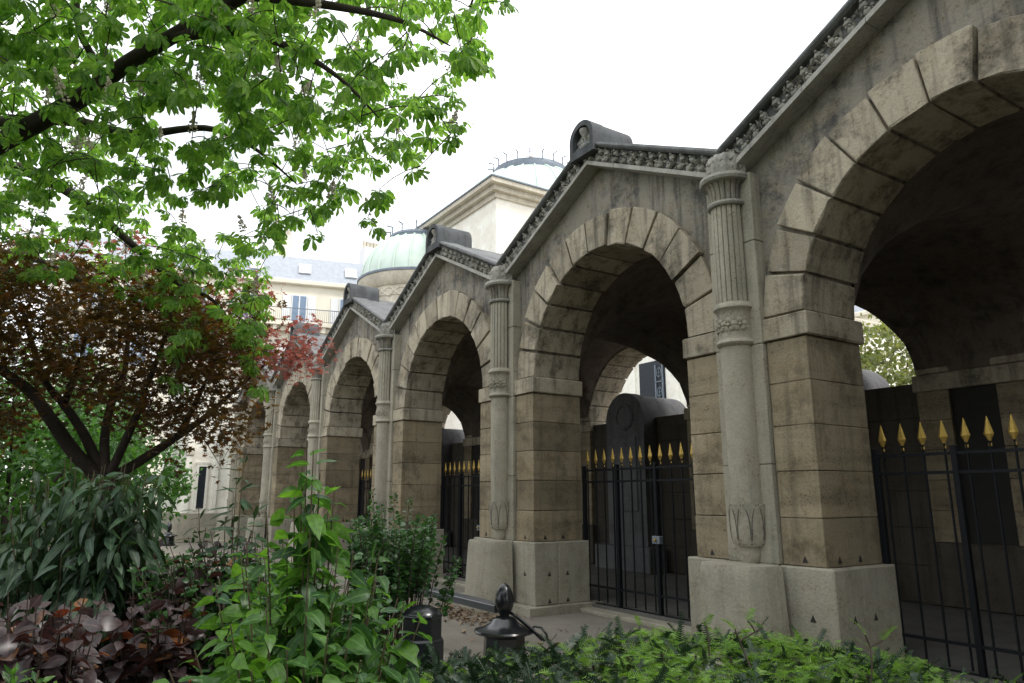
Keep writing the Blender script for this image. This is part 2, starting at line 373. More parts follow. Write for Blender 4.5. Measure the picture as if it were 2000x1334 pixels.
RSL = roof_slab_mesh()
def valley_mesh():
    m = MB()
    prof = [(.18, 4.95), (.215, 5.0), (.225, 5.1), (.218, 5.17), (.19, 5.23), (.16, 5.25)]
    m.lathe(prof, 30, math.pi, 2*math.pi, c=(0, .08), mod=lambda a, z: 1+.07*math.cos(a*12)+.03*math.cos(a*24+z*30))
    for i in range(7):
        a = math.pi+math.pi*(i+.5)/7; c_, s_ = math.cos(a), math.sin(a)
        m.ico((.213*c_, .08+.213*s_, 5.15), .033, 1); m.ico((.21*c_, .08+.21*s_, 5.06), .027, 1, (1, 1, 1.6))
    m.box(-.14, .14, .09, .4, 4.95, 5.30)
    return m.mesh('valley_ornament', M['frieze'], smooth=True)
VLY = valley_mesh()
# --- column
CY = .03
def col_meshes():
    strip = MB(); z = .967
    for a, b in ((.967, 1.9), (1.905, 3.1), (3.104, 4.2), (4.205, 4.965)): strip.box(-.30, .30, .05, .4, a, b)
    strip = strip.mesh('pilaster', M['col'], bev=.008)
    # moulded side returns near the top
    a0, a1 = math.pi*.95, math.pi*2.05
    low = MB().lathe([(.075, .967), (.09, 1.0), (.10, 1.06), (.095, 1.12), (.14, 1.16), (.155, 1.3), (.158, 1.6), (.165, 3.12)], 28, a0, a1, c=(0, CY))
    low = low.mesh('shaft', M['col'], smooth=True)
    col = MB().lathe([(.165, 3.10), (.195, 3.115), (.205, 3.135), (.195, 3.16), (.178, 3.17), (.172, 3.20), (.172, 3.43), (.178, 3.46), (.19, 3.475), (.212, 3.50), (.207, 3.53), (.19, 3.545), (.185, 3.56)], 30, a0, a1, c=(0, CY)).mesh('collar', M['col'], smooth=True)
    NF = 10
    def flute(a, z):
        u = (a-math.pi)/math.pi*NF; u = u-math.floor(u); d = min(u, 1-u); return 1-.10*max(0, 1-d/.13)
    seg = NF*8
    flu = MB().lathe([(.178, 3.55), (.178, 4.2), (.174, 4.64)], seg, math.pi, 2*math.pi, c=(0, CY), mod=flute).mesh('fluted_shaft', M['col'], smooth=True)
    rings = MB().lathe([(.18, 4.62), (.205, 4.63), (.215, 4.65), (.205, 4.675), (.178, 4.68)], 30, a0, a1, c=(0, CY))
    rings = rings.mesh('ring', M['frieze'], smooth=True)
    neck = MB().lathe([(.174, 4.67), (.178, 4.78), (.20, 4.86), (.235, 4.90)], seg, math.pi, 2*math.pi, c=(0, CY), mod=flute).mesh('fluted_neck', M['tymp'], smooth=True)
    ab = MB().lathe([(.225, 4.89), (.265, 4.90), (.28, 4.93), (.27, 4.965), (.23, 4.975)], 30, a0, a1, c=(0, CY)).mesh('capital_ring', M['frieze'], smooth=True)
    return strip, low, col, flu, rings, neck, ab
STRIP, LOW, COLL, FLU, RING, NECK, ABAC = col_meshes()
def rosette_mesh():                                   # local: disc facing -y at origin
    m = MB()
    for k in range(5):
        a = 2*math.pi*k/5+.3; c_, s_ = math.cos(a), math.sin(a)
        m.ico((.048*c_, -.002, .048*s_), .034, 1, (.9, .5, .9))
        b = a+math.pi/5; m.add([(.03*math.cos(b), -.012, .03*math.sin(b)), (.085*math.cos(b-.12), -.002, .085*math.sin(b-.12)), (.098*math.cos(b), -.016, .098*math.sin(b)), (.085*math.cos(b+.12), -.002, .085*math.sin(b+.12))], [(0, 1, 2, 3)])
    m.ico((0, -.012, 0), .022, 1)
    return m.mesh('rosette', M['col'], smooth=True)
ROS = rosette_mesh()
def palm_mesh():                                      # tulip cup of upright leaves round the foot of the shaft
    m = MB(); prof = [(.10, 1.115), (.14, 1.125), (.162, 1.16), (.174, 1.24), (.178, 1.36), (.183, 1.46)]; n = 48
    def rad(z): return float(np.interp(z, [p[1] for p in prof], [p[0] for p in prof]))
    v = []; f = []; A = [math.pi*.97+math.pi*1.06*i/n for i in range(n+1)]
    for r, z in prof: v += [(r*math.cos(a), CY+r*math.sin(a), z) for a in A]
    def top(a):
        u = ((a-math.pi)/math.pi*4) % 1; return 1.49+.035*abs(math.cos(math.pi*u))
    v += [((.192)*math.cos(a), CY+.192*math.sin(a), top(a)) for a in A]; v += [(.15*math.cos(a), CY+.15*math.sin(a), top(a)-.005) for a in A]
    k = n+1
    for j in range(len(prof)+1):
        for i in range(n): f.append((j*k+i, j*k+i+1, (j+1)*k+i+1, (j+1)*k+i))
    m.add(v, f)
    base_ = m; m = MB()
    for c in range(5):
        a0 = math.pi+math.pi*c/4
        for sg in (-1, 1):
            for off, z0, z1, ex in ((.035, 1.14, 1.52, .3),):
                pts = []
                for u in np.linspace(0, 1, 7):
                    z = z0+(z1-z0)*u; a = a0+sg*(off+ex*u**4); pts.append(((rad(z)+.001)*math.cos(a), CY+(rad(z)+.001)*math.sin(a), z))
                m.tube(pts, .0045, 4)
    return base_.mesh('palm_leaf', M['col'], smooth=True), m.mesh('incised_line', M['groove'], smooth=True)
PALM, PLINE = palm_mesh()
# --- pier
IMP = MB().box(-.80, .80, .075, 1.02, 3.112, 3.345).mesh('impost', M['vous'], bev=.012, jit=.004)
CORE = MB().box(-.71, .71, .16, .93, .95, 3.13).mesh('pier', M['hole'])
COREZ = [.967, 1.40, 1.83, 2.26, 2.68, 3.105]
STN = []
for k in range(4):
    STN.append(MB().box(.0, .452, .10, .985, .003, .43).mesh('stone', M['pier'], bev=.006, jit=.0025))
HAU = MB().box(-.745, .745, .22, .95, 3.34, 4.9).mesh('haunch', M['tymp'])
def plinth_meshes():
    a = MB()
    for x0, x1 in ((-.86, -.30), (-.297, .297), (.30, .86)): a.box(x0, x1, .045, .46, .11, .965); a.box(x0, x1, .463, 1.06, .11, .965)
    a = a.mesh('plinth', M['plinth'], bev=.014, jit=.004)
    prof = [(.475, .10), (.468, .25), (.45, .55), (.432, .85), (.425, .94), (.41, .967), (.2, .968)]
    # softened square plan
    def sq(a, z):
        c_, s_ = abs(math.cos(a)), abs(math.sin(a)); return 1/((c_**3.2+s_**3.2)**(1/3.2))*.92
    d = MB().lathe(prof, 40, math.pi, 2*math.pi, c=(0, -.03), mod=sq).mesh('plinth_drum', M['plinth'], smooth=True)
    b = MB().lathe([(.57, 0), (.57, .09), (.55, .115), (.3, .12)], 32, math.pi, 2*math.pi, c=(0, .0), mod=sq); b.box(-1.0, 1.0, -.13, 1.15, 0, .112)
    b = b.mesh('base_step', M['plinth'], bev=0)
    return a, d, b
PLI, DRU, STEP = plinth_meshes()
def tri_mesh(): return MB().prism([(-.03, 0), (.03, 0), (0, .062)], -.004, .02).mesh('dark_notch_plate', M['hole'])  # thin proud plate, its dark colour standing for the shade of a recess
TRI = tri_mesh()
PLI2 = MB().box(-.86, .86, .0, 1.06, .11, .965).mesh('plinth', M['inner_shade'], bev=.015)
def vault_mesh():
    nx, ny = 46, 32; v = []; f = []
    for j in range(ny+1):
        y = .97+(4.93-.97)*j/ny
        for i in range(nx+1):
            x = -2.3+4.6*i/nx
            h1 = 1.42*math.sqrt(max(0, 1-((y-2.95)/1.98)**2)); h2 = math.sqrt(max(0, 1.57**2-x*x))
            v.append((x, y, 3.36+max(h1, h2)))
    for j in range(ny):
        for i in range(nx): f.append((j*(nx+1)+i, j*(nx+1)+i+1, (j+1)*(nx+1)+i+1, (j+1)*(nx+1)+i))
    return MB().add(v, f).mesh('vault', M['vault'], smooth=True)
VLT = vault_mesh()
def infill():
    m = MB()
    z = .1
    for a, b in ((.1, .62), (.626, 1.15), (1.156, 1.68), (1.686, 2.21), (2.216, 2.74), (2.746, 3.26)):
        m.box(-1.62, 1.62, 5.0, 5.35, a, b)
    m.box(-1.6, 1.6, 5.05, 5.3, .05, 3.2)
    return m.mesh('parapet_wall', M['inner_shade'], bev=.006)
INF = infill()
SILL = MB().box(-1.5, 1.5, .72, 1.3, .0, .06).mesh('threshold', M['plinth'], bev=.01)

bays = [6.9-4.6*i for i in range(7)]                  # 6.9 ... -20.7
piers = [9.2-4.6*i for i in range(8)]                 # 9.2 ... -23
cnt = 0
for bi, cx in enumerate(bays):
    for side in (0, 1):                               # garden side, court side (mirrored)
        loc = (cx, 0, 0) if side == 0 else (cx, 5.9, 0); sc = (1, 1, 1) if side == 0 else (1, -1, 1)
        w_ = inst('arch_wall', AW, arc, loc, sc=sc)
        for k in range(13):
            a = math.pi*(k-6)/13; rr = random.Random(bi*100+k+side*50)
            inst('voussoir', VME[rr.randrange(9)], w_, (0, rr.uniform(-.02, .02), SPR), (0, a, 0))
    c = inst('gable_cornice', CAP, arc, (cx, 0, 0)); inst('fillet', FIL, c)
    inst('carved_frieze', FRZ, c); inst('carved_frieze', FRZ, c, sc=(-1, 1, 1))
    a = inst('acroterion', ACR, arc, (cx, 0, 0)); inst('winged_hourglass', HRG, a)
    for j in range(5):
        for s in (1, -1):
            inst('roof_slab', RSL, arc, (cx, .3+1.13*j, .018*j*(1 if j % 2 else -1)+.0), (0, 0, 0), (s, 1, 1))
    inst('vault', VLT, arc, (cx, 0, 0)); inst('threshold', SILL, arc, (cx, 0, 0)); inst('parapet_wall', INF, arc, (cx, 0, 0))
for pi_, cx in enumerate(piers):
    p = inst('pilaster', STRIP, arc, (cx, 0, 0))
    for n_, me in (('shaft', LOW), ('collar', COLL), ('fluted_shaft', FLU), ('ring', RING), ('fluted_neck', NECK), ('capital_ring', ABAC), ('palm_leaf', PALM), ('incised_line', PLINE)): inst(n_, me, p)
    for a in (-.95, -.32, .32, .95):
        inst('rosette', ROS, p, (.174*math.sin(a), CY-.174*math.cos(a), 3.315), (0, 0, a))
    inst('valley_ornament', VLY, arc, (cx, 0, 0))
    for side in (0, 1):
        loc = (cx, 0, 0) if side == 0 else (cx, 5.9, 0); sc = (1, 1, 1) if side == 0 else (1, -1, 1)
        q = inst('pier', CORE, arc, loc, sc=sc); inst('impost', IMP, q); inst('haunch', HAU, q)
        for k in range(5):
            for s in (1, -1):
                rr = random.Random(pi_*31+k*7+s+side)
                inst('stone', STN[rr.randrange(4)], q, (s*.312, rr.uniform(-.004, .004), COREZ[k]), (0, 0, 0), (s, 1, (COREZ[k+1]-COREZ[k])/.433))
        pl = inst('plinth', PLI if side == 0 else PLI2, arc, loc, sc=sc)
        if side == 0:
            inst('plinth_drum', DRU, pl); inst('base_step', STEP, pl)
            for x, y, z, rz in ((.55, .10, 1.0, 0), (-.55, .10, 1.0, 0), (.62, .045, .50, 0), (-.62, .045, .5, 0), (.86, .3, .50, 1), (.86, .62, .50, 1), (.765, .3, 1.0, 1), (.765, .62, 1.0, 1), (.86, .3, .14, 1), (.86, .62, .14, 1)):
                inst('dark_notch_plate', TRI, pl, (x, y, z), (0, 0, math.pi/2 if rz else 0))
# unseen wall added past the last bay to stop light leaking in
MB().box(9.3, 9.8, .2, 5.7, 0, 5.2).build('light_block_wall', M['inner_shade'], arc)

# ------------------------------------------------------------------ gates
def spear(m, x, y, z):
    m.lathe([(.008, z), (.016, z+.01), (.016, z+.03), (.009, z+.04), (.014, z+.06), (.042, z+.115), (.038, z+.13), (.003, z+.27)], 6, c=(x, y))
SPK = MB(); spear(SPK, 0, 0, 0); SPK = SPK.mesh('gilded_spear', M['gold'])
BAR = MB().lathe([(.0115, .07), (.0115, 2.01)], 6).mesh('bar', M['gate'], smooth=True)
gate_words = {0: 'in the widest arch at the right edge', 1: 'in the second arch, before the round topped stele', 2: 'in the third arch from the right', 3: 'in the fourth arch from the right', 4: 'in the fifth arch, mostly behind shrubs'}
for b in range(5):
    cx = 2.3-4.6*b
    gr = empty('iron_gate', (cx, 1.03, .06), 'black iron gate with gilded spear tips '+gate_words[b], 'gate', 'spear topped gates in the arches')
    rl = MB()
    for z in (.04, .28, 1.75, 1.92): rl.box(-1.535, 1.535, -.017, .017, z-.014, z+.014)
    rl.build('rail', M['gate'], gr)
    for x in (-1.52, -.78, 0, .78, 1.52): MB().box(x-.026, x+.026, -.028, .028, 0, 1.99).build('stile', M['gate'], gr, bev=.004)
    lk = MB().box(-.07, .07, -.05, .05, .93, 1.03).build('lock_box', M['lead'], gr, bev=.006)
    MB().lathe([(.02, 0), (.02, .03), (.01, .04)], 10).build('keyhole', M['gold'], lk, loc=(0, -.045, .98), rot=(math.pi/2, 0, 0))
    n = 16
    for k in range(n):
        x = -1.44+2.88*k/(n-1)+.003
        o = inst('bar', BAR, gr, (x, 0, 0)); inst('gilded_spear', SPK, o, (0, 0, 1.955), sc=(1, .45, 1))

# ------------------------------------------------------------------ steles under the court-side arches
def stele(cx, label):
    e = empty('tomb_stele', (cx, 4.9, .1), label, 'stele', 'round topped steles in the gallery')
    r = .6; zs = 3.12
    def arch(w_, z0): return [(w_, z0)]+[(w_*math.cos(math.pi*i/20), zs+w_*math.sin(math.pi*i/20)) for i in range(21)]+[(-w_, z0)]
    MB().prism(arch(r, 0), -.28, .0).build('slab', M['stele'], e, smooth=True)
    MB().prism(arch(r-.03, 1.0), .0, 1.15).build('barrel', M['stele'], e, smooth=True)
    MB().box(-.36, .36, -.31, -.27, 1.2, 2.75).build('tablet', M['stele'], e, bev=.01)
    m = MB()
    for k in range(22):
        a = 2*math.pi*k/22; m.ico((.26*math.cos(a), -.29, zs+.08+.26*math.sin(a)), .055, 1, (1, .6, 1))
    m.build('wreath', M['stele'], e, smooth=True)
    MB().box(-.85, .85, -.5, .0, 0, .5).build('foot', M['stele'], e, bev=.02)
    return e
stele(-2.3, 'grey stele whose barrel top peeps through the nearest arch beside the tree')
stele(-6.9, 'round topped stele with carved wreath seen through the second arch')
stele(-11.5, 'pale barrel topped stele glimpsed through the third arch')
stele(-16.1, 'farthest round topped stele deep in the gallery behind the fourth arch')

# ------------------------------------------------------------------ pavilion closing the arcade
pv = empty('end_pavilion', (-24, 0, 0), 'pale limestone pavilion with narrow window and pilasters closing the far end of the arcade', 'pavilion')
X = 0.0
MB().box(-5, X, -1.55, 8, .9, 6.2).build('wall', M['cream'], pv)
MB().box(-5.1, X+.18, -1.75, 8.1, 0, 1.02).build('plinth', M['plinth'], pv, bev=.02)
for y0, y1 in ((-1.5, -1.3), (-.52, -.36), (.02, .2), (.3, .5)):
    s = MB().box(X, X+.12, y0, y1, 1.02, 5.4).build('pilaster', M['cream'], pv, bev=.01)
    MB().box(X-.01, X+.17, y0-.04, y1+.04, 3.1, 3.4).build('collar', M['creamdark'], s, bev=.02)
wn = MB().box(X+.01, X+.05, -1.04, -.78, 1.2, 2.7).build('window', M['bronze'], pv)
m = MB(); m.box(X, X+.09, -1.12, -1.04, 1.1, 2.8); m.box(X, X+.09, -.78, -.70, 1.1, 2.8); m.box(X, X+.1, -1.04, -.78, 2.7, 2.8); m.box(X, X+.11, -1.16, -.66, 2.803, 2.87)
m.build('frame', M['cream'], wn)
MB().box(-5.2, X+.3, -1.85, 8.2, 6.2, 6.6).build('cornice', M['creamdark'], pv, bev=.04)
MB().prism([(-5.2, 6.6), (X+.3, 6.6), (-2.5, 7.6)], -1.85, 8.2).build('roof', M['cap'], pv)

# ------------------------------------------------------------------ chapel beyond the court
ch = empty('domed_chapel', (-40, 25, 0), 'cream domed chapel block with green copper dome rising behind the arcade', 'chapel')
W2, D2, H2 = 8.7, 8.7, 20.2
MB().box(-W2, W2, -D2, D2, 0, H2).build('wall', M['cream'], ch)
m = MB()
for e_, z0, z1 in ((.15, H2, H2+.35), (.45, H2+.354, H2+.7), (.8, H2+.704, H2+1.0)): m.box(-W2-e_, W2+e_, -D2-e_, D2+e_, z0, z1)
m.build('cornice', M['creamdark'], ch)
MB().box(-W2-.88, W2+.88, -D2-.88, D2+.88, H2+1.004, H2+1.1).build('gutter', M['lead'], ch)
def dome(r, z0, h, ring, par, zr=None, ribs=24, posts=20, ph=.9, c=(0, 0), rh=.3):
    prof = [(r*math.cos(a), z0+h*math.sin(a)) for a in np.linspace(0, math.acos(ring/r), 14)]
    d = MB().lathe(prof, 48, c=c).build('dome', M['copper'], par, smooth=True)
    m = MB()
    for k in range(ribs):
        a = 2*math.pi*k/ribs; m.tube([(c[0]+(q+.03)*math.cos(a), c[1]+(q+.03)*math.sin(a), z+.03) for q, z in prof], .07, 4)
    m.build('rib', M['copper'], d)
    zt = prof[-1][1]
    MB().lathe([(ring-.15, zt-.35), (ring+.2, zt-.25), (ring+.28, zt+.1), (ring+.12, zt+rh), (ring-.3, zt+rh+.05)], 36, c=c).build('oculus_ring', M['lead'], d, smooth=True)
    m = MB()
    for k in range(posts):
        a = 2*math.pi*k/posts; x, y = c[0]+(ring+.15)*math.cos(a), c[1]+(ring+.15)*math.sin(a)
        m.tube([(x, y, zt+.2), (x, y, zt+.2+ph)], .05, 4); m.tube([(x, y, zt+.2+ph), (x+.45*math.cos(a), y+.45*math.sin(a), zt+.2+ph)], .05, 4)
    for hh in (.45, .9): m.tube([(c[0]+(ring+.15)*math.cos(a), c[1]+(ring+.15)*math.sin(a), zt+.2+ph*hh) for a in np.linspace(0, 2*math.pi, 25)], .015, 4)
    m.build('railing', M['lead'], d)
    return d, zt
MB().lathe([(6.7, H2+1.0), (6.7, H2+1.1), (6.9, H2+1.12), (6.9, H2+1.25), (6.5, H2+1.25)], 48).build('drum', M['cream'], ch, smooth=True)
d, zt = dome(6.6, H2+1.25, 6.2, 3.0, ch, rh=.55)
m = MB(); m.lathe([(.5, zt+.3), (.5, zt+1.0), (.35, zt+1.1), (.3, zt+1.5)], 10); m.build('lantern', M['white'], d)
MB().ico((0, 0, zt+1.75), .4, 2).build('gilded_ball', M['gold'], d, smooth=True)
ap = empty('chapel_apse', (-42, 16, 0), 'lower apse with ribbed copper dome left of the cream chapel block', 'apse')
MB().lathe([(3.85, 0), (3.85, 15.3), (3.9, 15.31), (3.9, 16.0)], 48).build('wall', M['creamdark'], ap, smooth=True)
MB().lathe([(3.9, 15.98), (4.05, 16.1), (4.2, 16.35), (4.35, 16.7), (4.35, 16.9), (3.8, 17.0)], 48).build('cornice', M['creamdark'], ap, smooth=True)
MB().lathe([(4.3, 16.9), (4.42, 16.92), (4.42, 17.08), (4.1, 17.2)], 48).build('gutter', M['lead'], ap, smooth=True)
m = MB()
for k in range(14):
    a = math.pi+math.pi*k/13; cx, cy = 3.88*math.cos(a), 3.88*math.sin(a)
    m.tube([(cx+.35*math.cos(t)*-math.sin(a), cy+.35*math.cos(t)*math.cos(a), 15.55+.28*math.sin(t)) for t in np.linspace(0, 6.283, 11)], .07, 4)
m.build('wreath_frieze', M['creamdark'], ap)
dome(4.15, 17.1, 3.8, 2.0, ap, ribs=22, posts=12, ph=.6)
# low vestibule between the arcade and the chapel, with a tall bronze grille
vs = empty('chapel_vestibule', (-20, 18, 0), 'cream wall with tall dark bronze grille seen through the second arch', 'building')
MB().box(-10.5, 9, -2, 8, 0, 8.2).build('wall', M['cream'], vs)
MB().box(-10.6, 9.1, -2.12, 8, 8.2, 8.6).build('cornice', M['creamdark'], vs, bev=.05)
gq = MB().box(1.55, 3.1, -2.06, -2.0, 0, 7.4).build('grille', M['bronze'], vs)
m = MB()
for x in (2.6, 3.02): m.box(x-.03, x+.03, -2.12, -2.06, .2, 7.2)
for z in np.arange(.5, 7.2, .85):
    m.tube([(2.81+.14*math.cos(t), -2.1, z+.4+.2*math.sin(t)) for t in np.linspace(0, 6.283, 13)], .025, 4); m.box(2.58, 3.04, -2.12, -2.07, z-.02, z+.02)
    m.tube([(2.6, -2.1, z+.4), (3.02, -2.1, z+.4)], .018, 4); m.tube([(2.81, -2.1, z+.2), (2.81, -2.1, z+.6)], .018, 4)
m.build('grille_ornament', M['lead'], gq)
MB().box(.9, 1.3, -2.1, -2.0, 0, 8.19).build('pilaster', M['cream'], vs); MB().box(3.5, 3.9, -2.1, -2.0, 0, 8.19).build('pilaster', M['cream'], vs)

# ------------------------------------------------------------------ town houses
def balcony_house(name, label, loc, rz, W_, H_, rows, step, roofh=2.5):
    # local: facade on x=0 facing +x, y along the street
    e = empty(name, loc, label, 'building', None, rz)
    MB().box(-10, 0, 0, W_, 0, H_).build('wall', M['hauss'], e)
    MB().box(-10, .35, -.1, W_+.1, H_, H_+.35).build('cornice', M['hauss'], e, bev=.05)
    rf = MB().add([(0.1, 0, H_+.35), (.1, W_, H_+.35), (-10, W_, H_+.35), (-10, 0, H_+.35), (-2.0, .6, H_+.35+roofh), (-2.0, W_-1.5, H_+.35+roofh), (-8, W_-1.5, H_+.35+roofh), (-8, .6, H_+.35+roofh)],
        [(0, 1, 5, 4), (1, 2, 6, 5), (2, 3, 7, 6), (3, 0, 4, 7), (4, 5, 6, 7)]).build('roof', M['slate'], e)
    for y in np.arange(2.2, W_-2, step):
        MB().hexa([(-.55-.05, y, H_+1.1), (-.55-.05, y+.9, H_+1.1), (-1.25, y+.9, H_+1.95), (-1.25, y, H_+1.95), (-.35, y, H_+1.15), (-.35, y+.9, H_+1.15), (-1.05, y+.9, H_+2.05), (-1.05, y, H_+2.05)]).build('skylight', M['white'], rf)
    for zi, z in enumerate(rows):
        for k, y in enumerate(np.arange(1.8, W_-1, step)):
            wn = MB().box(0, .06, y, y+1.15, z, z+2.15).build('window', M['white'], e)
            for y0 in (y+.09, y+.62): MB().box(.06, .075, y0, y0+.44, z+.05, z+2.05).build('pane', M['glass'], wn)
            for y0 in (y-.62, y+1.2): MB().box(.0, .09, y0, y0+.57, z-.02, z+2.1).build('shutter', M['white'], wn)
            if zi != 0: MB().box(0, .2, y-.2, y+1.35, z-.22, z-.06).build('sill', M['hauss'], wn)
    z = rows[0]-.15
    MB().box(0, .95, .2, W_-.2, z-.28, z).build('balcony_slab', M['hauss'], e)
    MB().box(0, .5, .2, W_-.2, z-.62, z-.3).build('moulding', M['hauss'], e)
    for y in np.arange(.8, W_-.5, 1.15): MB().box(0, .8, y, y+.3, z-.7, z-.285).build('bracket', M['hauss'], e)
    m = MB()
    for y in np.arange(.3, W_-.3, .14): m.box(.85, .87, y, y+.02, z, z+1.0)
    m.box(.83, .89, .25, W_-.25, z+1.0, z+1.05); m.box(.84, .88, .25, W_-.25, z+.1, z+.13)
    m.build('balcony_railing', M['lead'], e)
    return e
hz = balcony_house('balcony_house', 'cream town house with slate mansard roof and long iron balcony beyond the trees', (-51.5, -7.0, 0), R_(-14), 24, 17.3, (14.4, 10.5, 6.6, 2.8), 3.5)
m = MB(); m.box(-5.5, -3.8, 14.2, 15.6, 18, 22.6)
ck = m.build('chimney', M['hauss'], hz)
for k in range(4): MB().lathe([(.14, 22.6), (.16, 23.3)], 8, c=(-4.65, 14.4+.32*k)).build('chimney_pot', M['creamdark'], ck)
n2 = empty('tall_chimney_house', (-75, 24.3, 0), 'pale house gable with a white chimney left of the copper apse dome', 'building')
MB().box(-6, 6, -3, 6, 0, 22.5).build('wall', M['white'], n2); MB().prism([(-6.2, 22.5), (6.2, 22.5), (0, 25)], -3.2, 6.2).build('roof', M['slate'], n2)
ck = MB().box(4.4, 6.1, -2.4, -.2, 22, 29.5).build('chimney', M['white'], n2)
for k in range(5): MB().lathe([(.2, 29.5), (.22, 30.4)], 8, c=(5.2, -2.15+.42*k)).build('chimney_pot', M['creamdark'], ck)
hb = balcony_house('court_house', 'pale town house beyond the court glimpsed through the nearest arch', (0, 45, 0), R_(-90), 34, 15, (12, 8.5, 5.0, 1.5), 3.3)
hb.location = (-36, 45, 0)
# ---FOLIAGE---
# ------------------------------------------------------------------ foliage tools
def leaf_rows(us, ws, fold=.12, droop=.25, L=1.0):
    v = []; rib = []; f = []; prev = None
    for u, w_ in zip(us, ws):
        z = -droop*u*u; x = u*L*(1-.15*droop*u)
        if w_ == 0:
            v.append((x, 0, z)); rib.append(1.); cur = [len(v)-1]
        else:
            v += [(x, w_, z+fold*w_), (x, 0, z), (x, -w_, z+fold*w_)]; rib += [0., 1., 0.]; cur = [len(v)-3, len(v)-2, len(v)-1]
        if prev:
            if len(prev) == 1 and len(cur) == 3: f += [(prev[0], cur[1], cur[0]), (prev[0], cur[2], cur[1])]
            elif len(prev) == 3 and len(cur) == 3: f += [(prev[0], prev[1], cur[1]), (prev[0], cur[1], cur[0]), (prev[1], prev[2], cur[2]), (prev[1], cur[2], cur[1])]
            elif len(prev) == 3: f += [(prev[0], prev[1], cur[0]), (prev[1], prev[2], cur[0])]
        prev = cur
    return np.array(v, float), np.array(f, int), np.array(rib)
def join(parts):
    V = []; F = []; B = []; n = 0
    for v, f, r in parts: V.append(v); F.append(f+n); B.append(r); n += len(v)
    return np.concatenate(V), np.concatenate(F), np.concatenate(B)
def rotz(v, a): c, s = math.cos(a), math.sin(a); return v@np.array([[c, s, 0], [-s, c, 0], [0, 0, 1]])
def roty(v, a): c, s = math.cos(a), math.sin(a); return v@np.array([[c, 0, -s], [0, 1, 0], [s, 0, c]])
def palmate(n, seed):
    r = random.Random(seed); parts = []
    for k in range(n):
        a = (k-(n-1)/2)*(R_(250)/(n))*r.uniform(.92, 1.08); L = (1-.42*abs(k-(n-1)/2)/((n-1)/2)**1.0*.9)*r.uniform(.9, 1.05)
        v, f, b = leaf_rows([0, .25, .5, .72, .88, 1], [0, .07, .15, .2, .14, 0], .25, r.uniform(.25, .55))
        v = v*L; v = roty(v, r.uniform(.05, .35)); parts.append((rotz(v, a), f, b))
    pet = (np.array([(-.45, .012, .08), (-.45, -.012, .08), (0, 0, 0)]), np.array([(0, 1, 2)]), np.zeros(3)); parts.append(pet)
    return join(parts)
def star(seed, n=5):
    r = random.Random(seed); v = [(0.35, 0, 0)]; rib = [.9]; f = []
    m = 2*n
    for k in range(m+1):
        a = -R_(150)+R_(300)*k/m; L = (r.uniform(.85, 1.05)*(1-.3*abs(a)/2.6) if k % 2 == 0 else .42)*.65
        v.append((.35+L*math.cos(a), L*math.sin(a), -.25*L*L)); rib.append(0.)
    for k in range(m): f.append((0, k+1, k+2))
    return np.array(v), np.array(f), np.array(rib)
def sprig(seed, n=13, ln=.16, curl=.25):
    r = random.Random(seed); V = []; F = []; B = []
    pts = [np.array([u, .05*math.sin(u*3+seed), -curl*u*u]) for u in np.linspace(0, 1, n+1)]
    for k in range(n):
        u = k/n
        for s in (-1, 1):
            l = ln*(1.05-.5*u)*r.uniform(.85, 1.1); p = pts[k]; q = p+np.array([l*.55, s*l, r.uniform(-.02, .03)]); w_ = np.array([.03, 0, .006])
            i = len(V); V += [p-w_, p+w_, q+w_*.4, q-w_*.4]; B += [0, 0, 0, 0]; F += [(i, i+1, i+2), (i, i+2, i+3)]
    for k in range(n):
        i = len(V); a, b = pts[k], pts[k+1]; w_ = np.array([0, .011, 0]); V += [a-w_, b-w_, b+w_, a+w_]; B += [1]*4; F += [(i, i+1, i+2), (i, i+2, i+3)]
    return np.array(V), np.array(F), np.array(B, float)
def frames(d, up):
    d = d/np.linalg.norm(d, axis=1, keepdims=True); z = up-d*(np.sum(up*d, 1, keepdims=True)); z /= np.linalg.norm(z, axis=1, keepdims=True)+1e-9
    return np.stack([d, np.cross(z, d), z], 2)          # columns are the axes
def arr_mesh(name, v, f, rib, mat):
    me = bpy.data.meshes.new(name); me.vertices.add(len(v)); me.vertices.foreach_set('co', v.astype(np.float32).ravel())
    me.loops.add(f.size); me.loops.foreach_set('vertex_index', f.astype(np.int32).ravel())
    me.polygons.add(len(f)); me.polygons.foreach_set('loop_start', np.arange(0, f.size, 3, dtype=np.int32)); me.polygons.foreach_set('loop_total', np.full(len(f), 3, np.int32))
    me.polygons.foreach_set('use_smooth', np.ones(len(f), bool))
    at = me.attributes.new('rib', 'FLOAT', 'POINT'); at.data.foreach_set('value', rib.astype(np.float32))
    me.update(); me.validate(); me.materials.append(mat); return me
